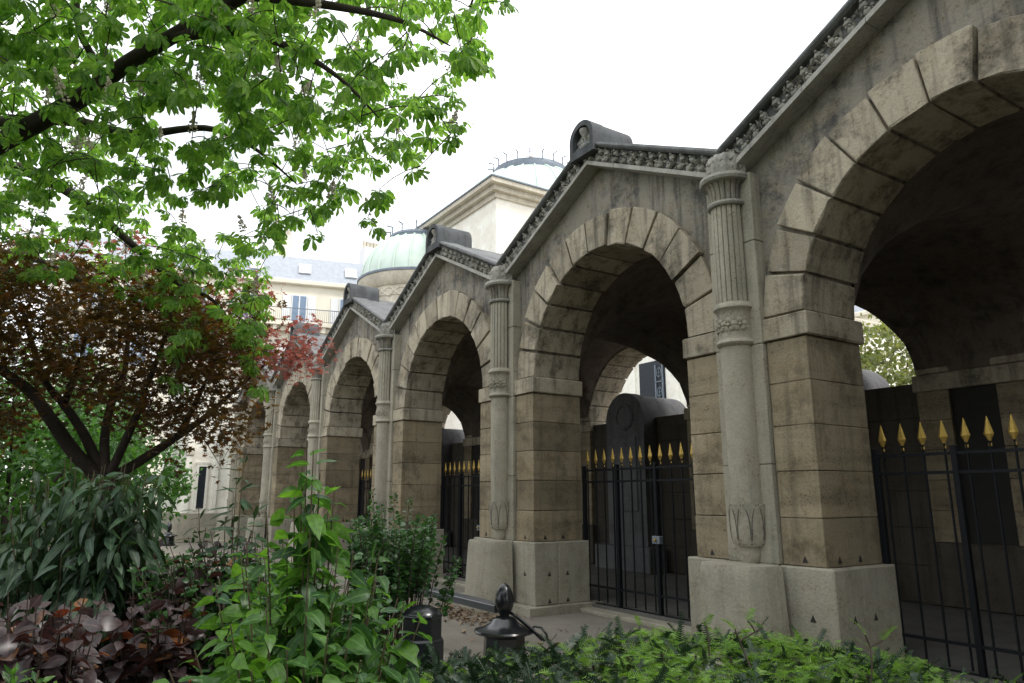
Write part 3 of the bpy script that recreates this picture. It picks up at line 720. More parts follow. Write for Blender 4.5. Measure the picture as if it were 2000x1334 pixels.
def emit(root, name, variants, mat, pos, fr, size, keep=300, rest='foliage'):
    pos = np.asarray(pos); n = len(pos); idx = rng.integers(0, len(variants), n); base = np.array(root.location)
    px, py, z = project(pos); vis = (z > .2) & (px > -20) & (px < 2020) & (py > -20) & (py < 1354)
    score = np.where(vis, size/np.maximum(z, .3), -1); order = np.argsort(-score); big = [i for i in order[:keep] if score[i] > 0]
    mes = [arr_mesh(name, v, f, b, mat) for v, f, b in variants]
    for i in big:
        o = bpy.data.objects.new(name, mes[idx[i]]); COL.objects.link(o); o.parent = root
        m = np.eye(4); m[:3, :3] = fr[i]*size[i]; m[:3, 3] = pos[i]-base; o.matrix_local = Matrix(m.tolist())
    left = np.ones(n, bool); left[big] = False; left = np.where(left)[0]
    if len(left):
        V = []; F = []; B = []; k = 0
        for vi, (v, f, b) in enumerate(variants):
            s = left[idx[left] == vi]
            if not len(s): continue
            vv = np.einsum('nij,kj->nki', fr[s]*size[s][:, None, None], v)+(pos[s]-base)[:, None, :]
            ff = f[None]+(np.arange(len(s))*len(v))[:, None, None]+k
            V.append(vv.reshape(-1, 3)); F.append(ff.reshape(-1, 3)); B.append(np.tile(b, len(s))); k += len(s)*len(v)
        o = inst(rest, arr_mesh(rest, np.concatenate(V), np.concatenate(F), np.concatenate(B), mat), root); o['kind'] = 'stuff'
def inpoly(x, y, poly):
    x = np.asarray(x); y = np.asarray(y); r = np.zeros(x.shape, bool); j = len(poly)-1
    for i in range(len(poly)):
        xi, yi = poly[i]; xj, yj = poly[j]
        r ^= ((yi > y) != (yj > y)) & (x < (xj-xi)*(y-yi)/(yj-yi+1e-9)+xi); j = i
    return r
def smooth_path(pts, n=5):
    pts = [np.array(p, float) for p in pts]; out_ = []
    for i in range(len(pts)-1):
        p0 = pts[max(i-1, 0)]; p1 = pts[i]; p2 = pts[i+1]; p3 = pts[min(i+2, len(pts)-1)]
        for k in range(n):
            t = k/n; out_.append(.5*((2*p1)+(p2-p0)*t+(2*p0-5*p1+4*p2-p3)*t*t+(3*p1-p0-3*p2+p3)*t**3))
    out_.append(pts[-1]); return out_
def grow(nodes, targets, base, root, mat, name='twig', r0=.012, r1=.004, sag=.1):
    """join each target to its nearest grown node by a thin curved twig"""
    nodes = [np.array(n) for n in nodes]; T = [np.array(t) for t in targets]; N = np.array(nodes)
    d0 = [np.min(np.linalg.norm(N-t, axis=1)) for t in T]; m = MB(); dirs = [None]*len(T)
    arr = np.zeros((len(nodes)+4*len(T), 3)); arr[:len(nodes)] = N; k = len(nodes)
    for i in np.argsort(d0):
        t = T[i]; j = np.argmin(np.linalg.norm(arr[:k]-t, axis=1)); a = arr[j]; L = np.linalg.norm(t-a)
        mid = (a+t)/2+np.array([rng.uniform(-.12, .12)*L, rng.uniform(-.12, .12)*L, sag*L])
        pts = [(1-u)**2*a+2*u*(1-u)*mid+u*u*t for u in (0, .33, .66, 1)]
        rr = min(r0, r1+.008*L)
        m.tube([p-base for p in pts], [rr, rr*.8, (rr+r1)/2, r1], 4)
        for p in pts[1:]: arr[k] = p; k += 1
        e = t-pts[2]; dirs[i] = e/(np.linalg.norm(e)+1e-9)
    o = m.build(name, mat, root); o['kind'] = 'stuff'
    return np.array(dirs)
def unit(n):
    v = rng.normal(size=(n, 3)); return v/np.linalg.norm(v, axis=1, keepdims=True)
def OV(w_, fold=.15, droop=.3, seed=0):
    v, f, b = leaf_rows([0, .1, .25, .45, .65, .85, 1], [0, w_*.5, w_*.9, w_, w_*.8, w_*.36, 0], fold, droop)
    rq = random.Random(int(w_*1000+fold*100+droop*10)); e = b < .5; v = v.copy()
    v[e, 2] += np.array([rq.uniform(-.035, .035) for _ in range(int(e.sum()))]); v[e, 1] *= np.array([rq.uniform(.88, 1.08) for _ in range(int(e.sum()))])
    v[:, 1] += rq.uniform(-.12, .12)*v[:, 0]**2
    return v, f, b

# ------------------------------------------------------------------ horse chestnut hanging in from the left
def chestnut():
    tb = P(-560, 1000, 6.6); base = np.array([tb[0], tb[1], 0])
    root = empty('horse_chestnut', base, 'horse chestnut in fresh leaf and blossom overhanging from the upper left', 'tree')
    def br(pts, r, name='branch'):
        pth = smooth_path(pts); n = len(pth)
        MB().tube([p-base for p in pth], list(np.linspace(r[0], r[1], n)), 8).build(name, M['bark'], root, smooth='all'); return pth
    fork = np.array([base[0], base[1], 3.0])
    nodes = br([base+np.array([0, 0, -.1]), base+np.array([.05, .03, 1.4]), fork, base+np.array([.1, -.1, 5]), base+np.array([-.2, .1, 7.5])], (.27, .1), 'trunk')[8:]
    nodes += br([fork, P(-250, 430, 6.2), P(0, 280, 5.6), P(160, 190, 5.4), P(240, 130, 5.3), P(330, 75, 5.2), P(480, -10, 5.0), P(700, -120, 4.7), P(900, -260, 4.5)], (.088, .03))
    nodes += br([fork+np.array([0, 0, .4]), P(-250, 270, 6.8), P(0, 240, 6.6), P(130, 235, 6.5), P(260, 262, 6.4), P(400, 250, 6.4), P(490, 285, 6.3), P(580, 360, 6.2)], (.09, .005))
    nodes += br([fork, P(-250, 330, 7.2), P(0, 325, 7.2), P(90, 350, 7.1), P(170, 400, 7.0), P(250, 470, 7.0), P(340, 548, 6.9), P(420, 590, 6.8), P(480, 680, 6.7)], (.09, .005))
    nodes += br([fork-np.array([0, 0, .5]), P(-200, 480, 7.8), P(0, 495, 7.8), P(90, 515, 7.7), P(200, 578, 7.6), P(290, 640, 7.4)], (.07, .005))
    nodes += br([P(330, 75, 5.2), P(450, 60, 5.0), P(560, 90, 4.8), P(660, 150, 4.6), P(740, 230, 4.6)], (.045, .004))
    nodes += br([P(480, -10, 5.0), P(640, 10, 4.6), P(780, 40, 4.3), P(880, 90, 4.2)], (.04, .004))
    nodes += br([P(150, 0, 5.4), P(155, 60, 5.3), P(175, 100, 5.35), P(200, 150, 5.4)], (.02, .03))
    poly = [(-700, -600), (1010, -600), (1000, -50), (985, 10), (945, 30), (945, 110), (900, 120), (890, 240), (880, 270), (825, 315), (760, 305), (700, 345), (640, 440), (560, 450), (520, 540), (512, 650), (505, 735), (470, 690), (430, 640), (350, 700), (300, 650), (320, 580), (200, 560), (100, 540), (-100, 560), (-700, 500)]
    gaps = [(378, 225, 75, 42, 0.0), (250, 70, 45, 45, .25), (440, 430, 75, 55, .12), (335, 400, 50, 45, .3), (500, 360, 60, 50, .45), (600, 420, 60, 40, .3), (170, 80, 30, 30, .4), (180, 350, 35, 25, .35), (560, 150, 25, 30, .5), (640, 330, 70, 40, .6), (350, 330, 60, 40, .5)]
    X_, Y_ = rng.uniform(-700, 1010, 5200), rng.uniform(-600, 760, 5200)
    ok = inpoly(X_, Y_, poly); dens = np.where((X_ > -20) & (Y_ > -30), 1.0, .42)
    dens = dens*np.where(X_ > 620, .62, 1)*np.where((X_ > 760), .7, 1)
    for gx, gy, ga, gb, k in gaps: dens = np.where(((X_-gx)/ga)**2+((Y_-gy)/gb)**2 < 1, dens*k, dens)
    dens = dens*np.where((Y_ > 360) & (X_ > -20), 1.45, 1)
    ok &= rng.uniform(size=len(X_)) < dens*1.0
    X_, Y_ = X_[ok], Y_[ok]
    lo = np.interp(Y_, [-600, 100, 300, 500, 800], [3.6, 3.9, 4.9, 6.0, 6.3]); hi = np.interp(Y_, [-600, 100, 300, 500, 800], [5.6, 6.6, 7.6, 8.4, 7.4])
    T_ = lo+(hi-lo)*rng.beta(1.3, 1.2, len(X_))
    tg = [P(x, y, t) for x, y, t in zip(X_, Y_, T_)]
    for x, y, t in ((742, 368, 5.4), (738, 385, 5.5), (718, 425, 5.6), (735, 440, 5.6), (928, 118, 5.0), (940, 132, 5.1), (985, 5, 5), (620, 455, 6), (545, 470, 6.2), (505, 750, 6.7), (880, 262, 5), (893, 240, 5), (330, 730, 6.6), (345, 745, 6.6), (820, 325, 5.2)): tg.append(P(x, y, t))
    dr = grow(nodes, tg, base, root, M['twig'], r0=.016, r1=.003)
    pos = []; di = []; up = []; sz = []; fl = []
    for p, d in zip(tg, dr):
        k = rng.integers(3, 6); a0 = rng.uniform(0, 6.28)
        for j in range(k):
            a = a0+6.28*j/k+rng.uniform(-.4, .4); h = np.array([math.cos(a), math.sin(a), 0]); v = h*.9+d*.5+np.array([0, 0, rng.uniform(-.75, .0)])
            s = .066+.085*rng.beta(1.2, 1.6); v /= np.linalg.norm(v)
            pos.append(p+v*s*.5); di.append(v); up.append(np.array([0, 0, 1])+rng.normal(size=3)*.4); sz.append(s)
        if rng.uniform() < .10: fl.append((p+np.array([0, 0, .05]), d))
    emit(root, 'leaf', [palmate(7, 1), palmate(5, 2), palmate(7, 3), palmate(6, 4)], M['chestnut'], np.array(pos), frames(np.array(di), np.array(up)), np.array(sz), 300)
    for p, d in fl:                                        # blossom candles
        m = MB(); a = np.array([0, 0, 1.])*.8+d*.3; a /= np.linalg.norm(a); L = rng.uniform(.13, .2)
        for q in range(46):
            u = rng.uniform(0, 1); c = a*L*u+unit(1)[0]*.035*(1.15-u); m.ico(c, rng.uniform(.006, .012), 1)
        m.tube([(0, 0, 0), a*L], [.004, .002], 4)
        m.build('blossom', M['blossom'], root, loc=tuple(p-base))
chestnut()

# ------------------------------------------------------------------ bronze Japanese maple
def maple():
    b0 = P(205, 1000, 7.6); base = np.array([b0[0], b0[1], 0])
    root = empty('bronze_maple', base, 'dark bronze leaved maple with several spreading black stems left of the arcade', 'tree')
    fork = P(205, 935, 7.6)
    MB().tube([(0, 0, -.1), (0, 0, .6), (0, 0, 1.2), tuple(fork-base)], [.17, .14, .13, .15], 10).build('trunk', M['bark'], root, smooth='all')
    nodes = []
    for pts, r in (([(205, 940, 7.6), (150, 890, 7.5), (100, 820, 7.3), (60, 765, 7.2), (0, 720, 7.0), (-90, 640, 6.9)], (.085, .03)),
                   ([(200, 930, 7.6), (165, 850, 7.7), (125, 790, 7.8), (85, 740, 7.9), (60, 660, 8), (40, 590, 8)], (.06, .02)),
                   ([(205, 925, 7.6), (205, 850, 7.8), (220, 780, 8.0), (245, 720, 8.1), (250, 640, 8.2)], (.06, .02)),
                   ([(215, 925, 7.6), (250, 850, 7.4), (275, 790, 7.3), (300, 720, 7.2), (330, 640, 7.2)], (.05, .016)),
                   ([(225, 930, 7.6), (290, 890, 7.8), (350, 850, 8.0), (400, 815, 8.2), (450, 770, 8.4), (520, 710, 8.6)], (.06, .016)),
                   ([(125, 790, 7.8), (150, 720, 7.6), (170, 650, 7.5)], (.04, .012)), ([(350, 850, 8), (390, 770, 7.8), (420, 700, 7.7)], (.04, .01))):
        pth = smooth_path([P(*q) for q in pts]); nodes += pth
        MB().tube([p-base for p in pth], list(np.linspace(r[0], r[1], len(pth))), 8).build('branch', M['bark'], root, smooth='all')
    poly = [(-400, 620), (-250, 500), (-100, 470), (0, 490), (120, 530), (250, 525), (380, 555), (480, 600), (510, 650), (490, 730), (495, 790), (470, 850), (430, 880), (330, 885), (290, 830), (200, 800), (120, 760), (60, 790), (0, 850), (-250, 900), (-400, 800)]
    X_, Y_ = rng.uniform(-400, 520, 2500), rng.uniform(470, 890, 2500); ok = inpoly(X_, Y_, poly); X_, Y_ = X_[ok], Y_[ok]
    low = np.clip((Y_-720)/130, 0, 1); kp = rng.uniform(size=len(X_)) > low*.45; X_, Y_ = X_[kp], Y_[kp]
    X_ = X_+rng.normal(0, 26, len(X_)); Y_ = Y_+rng.normal(0, 26, len(Y_)); T_ = rng.uniform(6.5, 9.3, len(X_)); tg = [P(x, y, t) for x, y, t in zip(X_, Y_, T_)]
    red = [P(x, y, t) for x, y, t in zip(rng.normal(555, 36, 44), rng.normal(690, 28, 44), rng.uniform(7.9, 8.8, 44))]
    red += [P(x, y, t) for x, y, t in zip(rng.uniform(370, 530, 48), rng.uniform(560, 730, 48), rng.uniform(7.8, 9, 48))]
    red += [P(x, y, t) for x, y, t in zip(rng.uniform(0, 300, 26), rng.uniform(455, 560, 26), rng.uniform(8.2, 9.2, 26))]
    red += [P(x, y, 9) for x, y in ((440, 535), (455, 545), (430, 560), (470, 540))]
    for lst, mat, k, keep, nm in ((tg, M['maple'], 15, 200, 'leaf'), (red, M['maplered'], 13, 90, 'young_leaf')):
        grow(nodes, lst, base, root, M['twig'], r0=.012, r1=.002)
        c = np.repeat(np.array(lst), k, 0); n = len(c); pos = c+rng.normal(size=(n, 3))*np.array([.11, .11, .07])
        d = unit(n)*np.array([1, 1, .35])+np.array([0, 0, -.3]); u = np.array([0, 0, 1])+rng.normal(size=(n, 3))*.4
        emit(root, nm, [star(1), star(2, 6), star(3)], mat, pos, frames(d, u), rng.uniform(.06, .1, n), keep, nm+'_mass')
maple()

# ------------------------------------------------------------------ rounded bushes and trees behind
def bush(name, label, c, r, n, size, mat, seed, cat='shrub', group=None, keep=40, trunk=True, zmin=0.05):
    c = np.array(c, float); base = np.array([c[0], c[1], 0]); root = empty(name, base, label, cat, group)
    m = MB(); nodes = []
    for k in range(6):
        a = 6.28*k/6+seed; e = c+np.array([math.cos(a)*r[0]*.55, math.sin(a)*r[1]*.55, r[2]*.35*(1 if k % 2 else .1)])
        pts = [base, base*.6+e*.4+np.array([0, 0, .2*e[2]]), e]; m.tube([p-base for p in pts], [.05, .035, .012], 6); nodes += [pts[1], pts[1]*.5+e*.5, e]
    m.build('stem', M['bark'], root)
    nc = max(30, n//26); q = unit(nc)*(rng.uniform(.35, 1.05, (nc, 1)))*np.array(r)+c; q = q[q[:, 2] > zmin]
    grow(nodes, q, base, root, M['twig'], r0=.01)
    k = n//len(q); pos = np.repeat(q, k, 0); pos = pos+rng.normal(size=pos.shape)*.12*max(1, r[0]*.5); pos[:, 2] = np.maximum(pos[:, 2], .03)
    nn = len(pos); d = unit(nn)+np.array([0, 0, -.25]); u = np.array([0, 0, 1])+rng.normal(size=(nn, 3))*.5
    emit(root, 'leaf', [OV(.28), OV(.33, .2, .4)], mat, pos, frames(d, u), rng.uniform(.7, 1.2, nn)*size, keep, 'leaf_mass')
    return root
def at(x, y, t): return P(x, y, t)
bush('green_bush', 'bright green bush filling the gap below the maple at the far left', at(30, 900, 11), (2.1, 2.1, 1.5), 4200, .13, M['bush'], 1, group='bushes behind the maple')
bush('green_bush', 'green bush behind the black maple trunk', at(190, 930, 13.5), (1.7, 1.7, 1.5), 4200, .13, M['bush'], 2, group='bushes behind the maple')
bush('green_bush', 'light green bush against the pale end pavilion', at(185, 940, 19), (1.1, 1.1, 1.9), 2600, .16, M['bush'], 3, group='bushes behind the maple')
bush('green_bush', 'dark green bush out beyond the left edge of the maple', at(-200, 880, 10.5), (2.3, 2.3, 1.9), 3000, .14, M['bush'], 4, group='bushes behind the maple')
bush('court_tree', 'pale olive tree in the court seen through the nearest arch', (-6.6, 14.2, 4.6), (2.0, 2.0, 2.3), 4200, .16, leafmat('olive_leaf', (.13, .17, .07), (.25, .24, .12), (.2, .22, .1), .4), 5, 'tree')

# ------------------------------------------------------------------ near shrubs
def stems(name, label, cat, tips, centre, variants, mat, smat, n, f0, size, elev, droop, group=None, keep=300, whorl=2, sr=(.007, .0025), rest='leaf_mass', lname='leaf', jitter=.15, leaff=None):
    cb = np.array(centre); base = np.array([cb[0], cb[1], 0]); root = empty(name, base, label, cat, group)
    pos = []; di = []; up = []; sz = []; m = MB()
    for (x, y, t) in tips:
        e = P(x, y, t); b = np.array([cb[0]+(e[0]-cb[0])*.45, cb[1]+(e[1]-cb[1])*.45, 0]); mid = np.array([b[0]*.6+e[0]*.4, b[1]*.6+e[1]*.4, e[2]*.6])
        us = np.linspace(0, 1, 9); pts = [(1-u)**2*b+2*u*(1-u)*mid+u*u*e for u in us]
        m.tube([p-base for p in pts], list(np.linspace(sr[0], sr[1], 9)), 5)
        nn = max(2, int(n*rng.uniform(.8, 1.2)))
        for j in range(nn):
            u = f0+(1-f0)*(j+rng.uniform(0, .3))/nn; p = (1-u)**2*b+2*u*(1-u)*mid+u*u*e; tan = 2*(1-u)*(mid-b)+2*u*(e-mid); tan /= np.linalg.norm(tan)
            a0 = j*1.57+rng.uniform(-.3, .3)
            for w_ in range(whorl):
                a = a0+6.283*w_/whorl+rng.uniform(-.2, .2); h = np.array([math.cos(a), math.sin(a), 0])
                el = elev+(.5 if u > .93 else 0)+rng.uniform(-.45, .35); v = h*math.cos(el)+np.array([0, 0, math.sin(el)])
                s = rng.uniform(size[0], size[1])*(1-.45*max(0, (u-.8)/.2))
                pos.append(p+h*.012); di.append(v); up.append(np.array([0, 0, 1])+rng.normal(size=3)*(jitter+.25)+h*.35); sz.append(s)
    o = m.build('stem', smat, root); o['kind'] = 'stuff'
    emit(root, lname, variants, mat, np.array(pos), frames(np.array(di), np.array(up)), np.array(sz), keep, rest)
    return root
def tips(xr, yr, tr, n): return list(zip(rng.uniform(*xr, n), rng.uniform(*yr, n), rng.uniform(*tr, n)))
long_leaf = [leaf_rows([0, .15, .4, .65, .88, 1], [0, .12, .165, .15, .075, 0], .25, q) for q in (.25, .45, .7, .95)]
vb = [(95, 935, 4.3), (170, 942, 4.4), (225, 968, 4.2), (292, 935, 4.5), (178, 1018, 4.0), (20, 1005, 4.0), (60, 1050, 3.8), (120, 1085, 3.7), (262, 1045, 4.0), (312, 1005, 4.4), (205, 1095, 3.8), (-40, 960, 4.3), (140, 990, 4.5), (250, 1000, 4.6), (40, 975, 4.5), (300, 1090, 4.2), (-60, 1060, 3.9)]+tips((-60, 330), (1000, 1150), (3.7, 4.5), 26)+tips((60, 330), (890, 950), (3.8, 4.3), 20)+tips((130, 260), (890, 940), (3.7, 4.2), 8)
stems('leatherleaf_viburnum', 'shrub with long drooping leathery dark green leaves below the maple', 'shrub', vb, P(140, 1200, 4.3), long_leaf, M['viburnum'], M['gstem'], 10, .5, (.10, .19), -.45, .5, keep=300, whorl=3)
nl = [leaf_rows([0, .15, .4, .65, .88, 1], [0, .05, .085, .075, .035, 0], .2, q) for q in (.15, .4)]
stems('narrow_leaved_shrub', 'tall thin shrub with paired narrow grey green leaves before the pale pavilion', 'shrub', [(477, 888, 4.2), (388, 990, 4.4), (462, 935, 4.3), (440, 1010, 4.2), (500, 985, 4.1)], P(450, 1250, 4.2), nl, M['viburnum'], M['gstem'], 13, .55, (.13, .19), .15, .3, whorl=2)
broad = [OV(.40, .12, .35), OV(.44, .2, .5), OV(.38, .05, .25), OV(.36, -.2, .6), OV(.42, .35, .1)]
pt = tips((-60, 200), (1150, 1290), (2.7, 3.4), 46)+[(60, 1165, 2.9), (110, 1175, 2.9), (20, 1180, 2.8), (150, 1200, 3), (185, 1230, 3)]
stems('purple_hazel', 'purple hazel with broad dull purple and rust leaves in the bottom left corner', 'shrub', pt, P(80, 1330, 3.2), broad, M['purple'], M['twig'], 5, .66, (.075, .12), .05, .3, whorl=2, jitter=.3)
pt = tips((250, 500), (1030, 1150), (3.9, 4.7), 30)+tips((180, 420), (1150, 1260), (3.3, 3.9), 36)+tips((260, 480), (1060, 1160), (3.8, 4.3), 14)
stems('purple_smoke_bush', 'purple and grey leaved bush between the drooping shrub and the bright green one', 'shrub', pt, P(340, 1260, 4.2), broad, M['purple'], M['twig'], 6, .6, (.07, .12), .05, .3, whorl=2, jitter=.3)
dg = [(600, 862, 2.95), (612, 880, 2.9), (590, 905, 3.0), (625, 925, 2.95), (520, 1000, 2.9), (640, 1000, 3.1), (560, 1060, 3.0), (690, 1075, 3.0), (470, 1085, 2.8), (735, 1130, 2.9), (420, 1140, 2.7), (600, 1140, 2.7), (690, 1180, 2.7), (790, 1175, 2.9), (826, 1195, 2.9), (520, 1190, 2.6), (450, 1220, 2.5), (760, 1230, 2.7), (640, 1240, 2.5), (380, 1270, 2.4), (560, 1270, 2.4), (705, 1290, 2.4), (490, 1310, 2.3), (620, 1320, 2.3), (330, 1310, 2.3), (745, 1310, 2.5)]+tips((420, 780), (1060, 1300), (2.7, 3.4), 20)+[(575, 960, 3.05), (655, 930, 3.1), (480, 1050, 3.0)]
stems('green_dogwood', 'fresh green broad leaved shrub with an upright red stem in the lower middle', 'shrub', dg, P(600, 1420, 3.0), [OV(.27, .15, .35), OV(.30, .1, .5), OV(.25, .2, .2), OV(.29, .35, .7), OV(.24, -.1, .8), OV(.31, .25, .15)], M['dogwood'], M['gstem'], 15, .3, (.08, .16), -.1, .3, keep=300, whorl=2)
sm = [OV(.36, .2, .2), OV(.42, .1, .1)]
pv_ = tips((680, 790), (1000, 1120), (5.4, 6.3), 46)+tips((780, 850), (1000, 1050), (5.4, 6.3), 22)+tips((700, 800), (955, 1040), (5.6, 6.3), 10)+[(868, 1045, 5.7), (835, 1010, 5.8), (895, 1085, 5.6), (770, 960, 5.9), (728, 955, 6.0), (745, 985, 5.9), (900, 1092, 5.7)]
stems('small_leaved_privet', 'dense small leaved glossy shrub beside the low iron rail', 'shrub', pv_, P(770, 1250, 5.9), sm, M['privet'], M['twig'], 26, .56, (.04, .068), .3, .2, keep=150, whorl=2, sr=(.008, .002), jitter=.4)
pv_ = tips((250, 765), (1070, 1340), (3.5, 4.6), 230)+tips((260, 560), (1030, 1180), (3.8, 4.6), 70)
stems('undergrowth_privet', 'dark small leaved undergrowth filling the bed below the taller shrubs', 'shrub', pv_, P(560, 1350, 4.2), sm, M['privet'], M['twig'], 20, .35, (.04, .07), .2, .2, keep=60, whorl=2, sr=(.008, .002), jitter=.4)
stems('low_skimmia', 'small low plant with whorled green leaves at the bottom left edge', 'plant', [(30, 1300, 2.5), (75, 1310, 2.45), (10, 1325, 2.4), (110, 1330, 2.4)], P(40, 1400, 2.5), [OV(.2, .1, .2)], M['dogwood'], M['gstem'], 5, .8, (.06, .085), .3, .2, whorl=4)

# ------------------------------------------------------------------ yew hedge
def hedge():
    b0 = P(1350, 1400, 3.2); base = np.array([b0[0], b0[1], 0]); root = empty('yew_hedge', base, 'low clipped yew hedge with bright new tips along the bottom right', 'hedge')
    tx = [830, 950, 1050, 1150, 1300, 1400, 1500, 1600, 1700, 1800, 1900, 2400]; ty = [1295, 1285, 1268, 1246, 1236, 1244, 1240, 1260, 1280, 1312, 1345, 1400]
    n = 7000; X_ = rng.uniform(600, 2350, n); Yt = np.interp(X_, [600]+tx, [1290]+ty); v = rng.uniform(0, 1, n)**1.15
    Y_ = Yt+6+v*(1480-Yt); T_ = 4.1-1.7*v+rng.uniform(-.15, .25, n)
    pos = np.array([P(x, y, t) for x, y, t in zip(X_, Y_, T_)])
    m = MB(); nodes = []
    for k in range(26):
        x = np.linspace(620, 2300, 26)[k]; e = P(x, np.interp(x, [600]+tx, [1290]+ty)+40, 3.7); b = np.array([e[0]+rng.uniform(-.1, .1), e[1]+rng.uniform(-.1, .1), 0])
        m.tube([b-base, (b+e)/2-base, e-base], [.02, .015, .006], 5); nodes += [(b+e)/2, b*.25+e*.75, e]
    m.build('stem', M['bark'], root)['kind'] = 'stuff'
    q = pos[::12]; grow(nodes, q, base, root, M['twig'], r0=.008, r1=.002)
    d = unit(n)*np.array([1, 1, .5])+np.array([0, 0, .45]); u = np.array([0, 0, 1])+rng.normal(size=(n, 3))*.4
    sz = .07+.13*rng.beta(1.2, 1.8, n); pt = np.clip((X_-1020)/520, .05, .55)*np.clip((1-v)*1.5, .3, 1); young = rng.uniform(size=n) < pt
    dk = ~young
    emit(root, 'sprig', [sprig(1), sprig(2), sprig(3, 15, .14)], M['yew'], pos[dk], frames(d[dk], u[dk]), sz[dk], 160, 'sprig_mass')
    # new growth: short curled tufts at the tips
    yp = np.repeat(pos[young], 3, 0)+rng.normal(size=(3*young.sum(), 3))*.03; nn = len(yp); d2 = unit(nn)*np.array([1, 1, .4])+np.array([0, 0, .35]); u2 = np.array([0, 0, 1])+rng.normal(size=(nn, 3))*.3
    emit(root, 'new_tip', [sprig(5, 9, .3, .5), sprig(6, 8, .34, .6)], M['yewtip'], yp, frames(d2, u2), rng.uniform(.055, .1, nn), 140, 'new_tip_mass')
    tall = np.array([P(x, y, t) for x, y, t in ((1460, 1212, 3.6), (1490, 1225, 3.6), (1435, 1228, 3.6), (1690, 1240, 3.3), (1725, 1250, 3.3), (1700, 1265, 3.3), (1380, 1222, 3.9), (1250, 1222, 4.2))])
    grow(list(tall-np.array([0, 0, .22])), tall, base, root, M['twig'], r0=.005, sag=0); d3 = unit(len(tall))*.6+np.array([0, 0, .7])
    emit(root, 'new_tip', [sprig(5, 9, .3, .5)], M['yewtip'], tall, frames(d3, np.array([[0, .3, 1.]]*len(tall))), np.full(len(tall), .09), 20)
hedge()

# ------------------------------------------------------------------ low iron rail with finialled bollards
def bollard_meshes():
    body = MB().lathe([(.25, 0), (.25, .06), (.21, .08), (.20, .28), (.22, .30), (.22, .325)], 8).mesh('drum', M['iron'], bev=0)
    cap = MB().lathe([(.285, .315), (.295, .33), (.285, .345), (.25, .355), (.20, .37), (.14, .40), (.11, .44), (.085, .455), (.05, .465)], 28).mesh('bell_cap', M['iron'], smooth=True)
    fin = MB().lathe([(.04, .455), (.05, .48), (.07, .51), (.088, .56), (.092, .61), (.083, .67), (.06, .725), (.028, .76), (.005, .77)], 18).mesh('pine_cone_finial', M['iron'], smooth=True)
    return body, cap, fin
BD, CP, FN = bollard_meshes()
def bollard(x, y, label, h=1.0):
    e = empty('iron_bollard', (x, y, 0), label, 'bollard', 'finialled bollards of the low rail'); e.scale = (1, 1, 1)
    for n_, me in (('drum', BD), ('bell_cap', CP), ('pine_cone_finial', FN)): inst(n_, me, e)
    return e
b1 = bollard(-1.37, -1.95, 'black bollard with pine cone finial just left of the nearest pier')
for dx in (-.022, .022):
    MB().tube([(dx, .02, .52), (.1+dx, .08, .46), (.24+dx, .16, .36), (.34+dx, .22, .27)], .011, 6).build('scroll_bracket', M['iron'], b1, smooth='all')
MB().tube([(.22, .14, .34), (.26, .17, .39), (.32, .21, .385), (.36, .24, .33), (.38, .25, .25)], .011, 6).build('scroll_bracket', M['iron'], b1, smooth='all')
b2 = bollard(-22.2, -2.1, 'far black bollard with finial before the pale pavilion plinth')
b3 = empty('octagonal_bollard', tuple(np.append((CAM+5.3*ray(825, 1200))[:2], 0)), 'thick black octagonal bollard half hidden by the green shrub', 'bollard')
MB().lathe([(.17, 0), (.17, .56), (.158, .58)], 8).build('lower_drum', M['iron'], b3, bev=.004)
MB().lathe([(.15, .575), (.15, .72), (.155, .735), (.14, .75)], 8).build('upper_drum', M['iron'], b3, bev=.004)
MB().lathe([(.14, .745), (.13, .765), (.08, .79), (.05, .80)], 16).build('cap', M['iron'], b3, smooth=True)
rr = empty('low_iron_rail', (-1.37, -1.95, 0), 'flat black iron rail running from the pine cone bollard towards the shrubs', 'railing')
MB().box(-3.4, -.05, -.085, .085, .49, .56).build('flat_bar', M['bar'], rr, bev=.006)
for x in (-3.3,): MB().box(x-.03, x+.03, -.03, .03, 0, .50).build('post', M['iron'], rr, bev=.004)

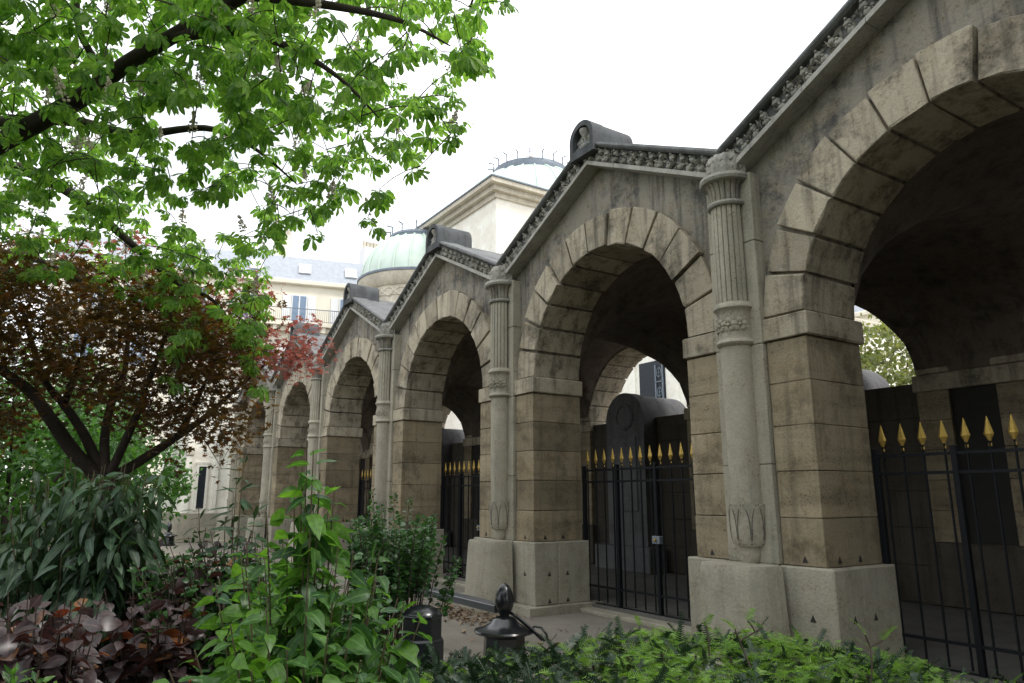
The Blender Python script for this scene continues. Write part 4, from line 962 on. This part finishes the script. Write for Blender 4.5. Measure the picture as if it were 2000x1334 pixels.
# ------------------------------------------------------------------ fallen leaves
n = 620; lx = np.concatenate([rng.normal(-4.4, .55, 400), rng.uniform(-9, 3, 220)]); ly = np.concatenate([rng.normal(-.75, .28, 400), rng.uniform(-2.6, -.2, 220)]); keep_ = (ly < -.2) & (ly > -2.6)
lp = np.stack([lx, ly, np.full(n, .012)+rng.uniform(0, .02, n)], 1)[keep_]; n = len(lp)
lr = empty('fallen_leaves', (-4.4, -.8, 0), 'scatter of dry brown leaves on the path at the foot of the arcade', 'leaves')
emit(lr, 'dry_leaf', [OV(.35, .3, .5), OV(.4, .4, .3)], M['dry'], lp, frames(unit(n)*np.array([1, 1, .1]), np.array([0, 0, 1])+rng.normal(size=(n, 3))*.25), rng.uniform(.04, .09, n), 60, 'dry_leaf_mass')

# ------------------------------------------------------------------ unseen trees added behind the viewpoint to shade the facade
pk = 'added shade trees behind the viewpoint'
for (x, y, z), rr_, sd_, lb in (((12.5, -4.5, 6.6), (4.2, 3.8, 4.4), 1.1, 'added shade tree right of the viewpoint, nearest the arcade'), ((10.5, -11.0, 7.0), (4.6, 4.2, 4.2), 2.3, 'added shade tree behind the viewpoint'), ((18.5, -8.0, 7.5), (4.6, 4.4, 5.0), 3.1, 'added shade tree far right of the viewpoint')):
    bush('added_shade_tree', lb, (x, y, z), rr_, 4200, .5, M['bush'], sd_, 'tree', pk, 0, zmin=2)

bush('far_tree', 'distant mid green trees behind the bushes at the far left', at(60, 850, 26), (5.0, 4.0, 3.6), 4200, .26, M['bush'], 9, 'tree', None, 0)
# ------------------------------------------------------------------ low ground cover over the bed
n = 9000; gx = rng.uniform(-20, 4.2, n); gy = rng.uniform(-13, -2.8, n); gp = np.stack([gx, gy, rng.uniform(.02, .22, n)*rng.beta(1, 1.4, n)+.02], 1)
gv = [OV(.38, .2, .3), OV(.42, .1, .5)]; gfr = frames(unit(n)*np.array([1, 1, .35]), np.array([0, 0, 1])+rng.normal(size=(n, 3))*.4); gs = rng.uniform(.06, .13, n)
V = []; F = []; B = []; k = 0
for vi, (v, f, b) in enumerate(gv):
    q = np.arange(vi, n, 2); vv = np.einsum('nij,kj->nki', gfr[q]*gs[q][:, None, None], v)+gp[q][:, None, :]
    V.append(vv.reshape(-1, 3)); F.append((f[None]+(np.arange(len(q))*len(v))[:, None, None]+k).reshape(-1, 3)); B.append(np.tile(b, len(q))); k += len(q)*len(v)
tag(inst('ground_cover', arr_mesh('ground_cover', np.concatenate(V), np.concatenate(F), np.concatenate(B), M['privet'])), 'low dark ivy like ground cover spreading over the soil of the bed', 'ground cover', kind='stuff')
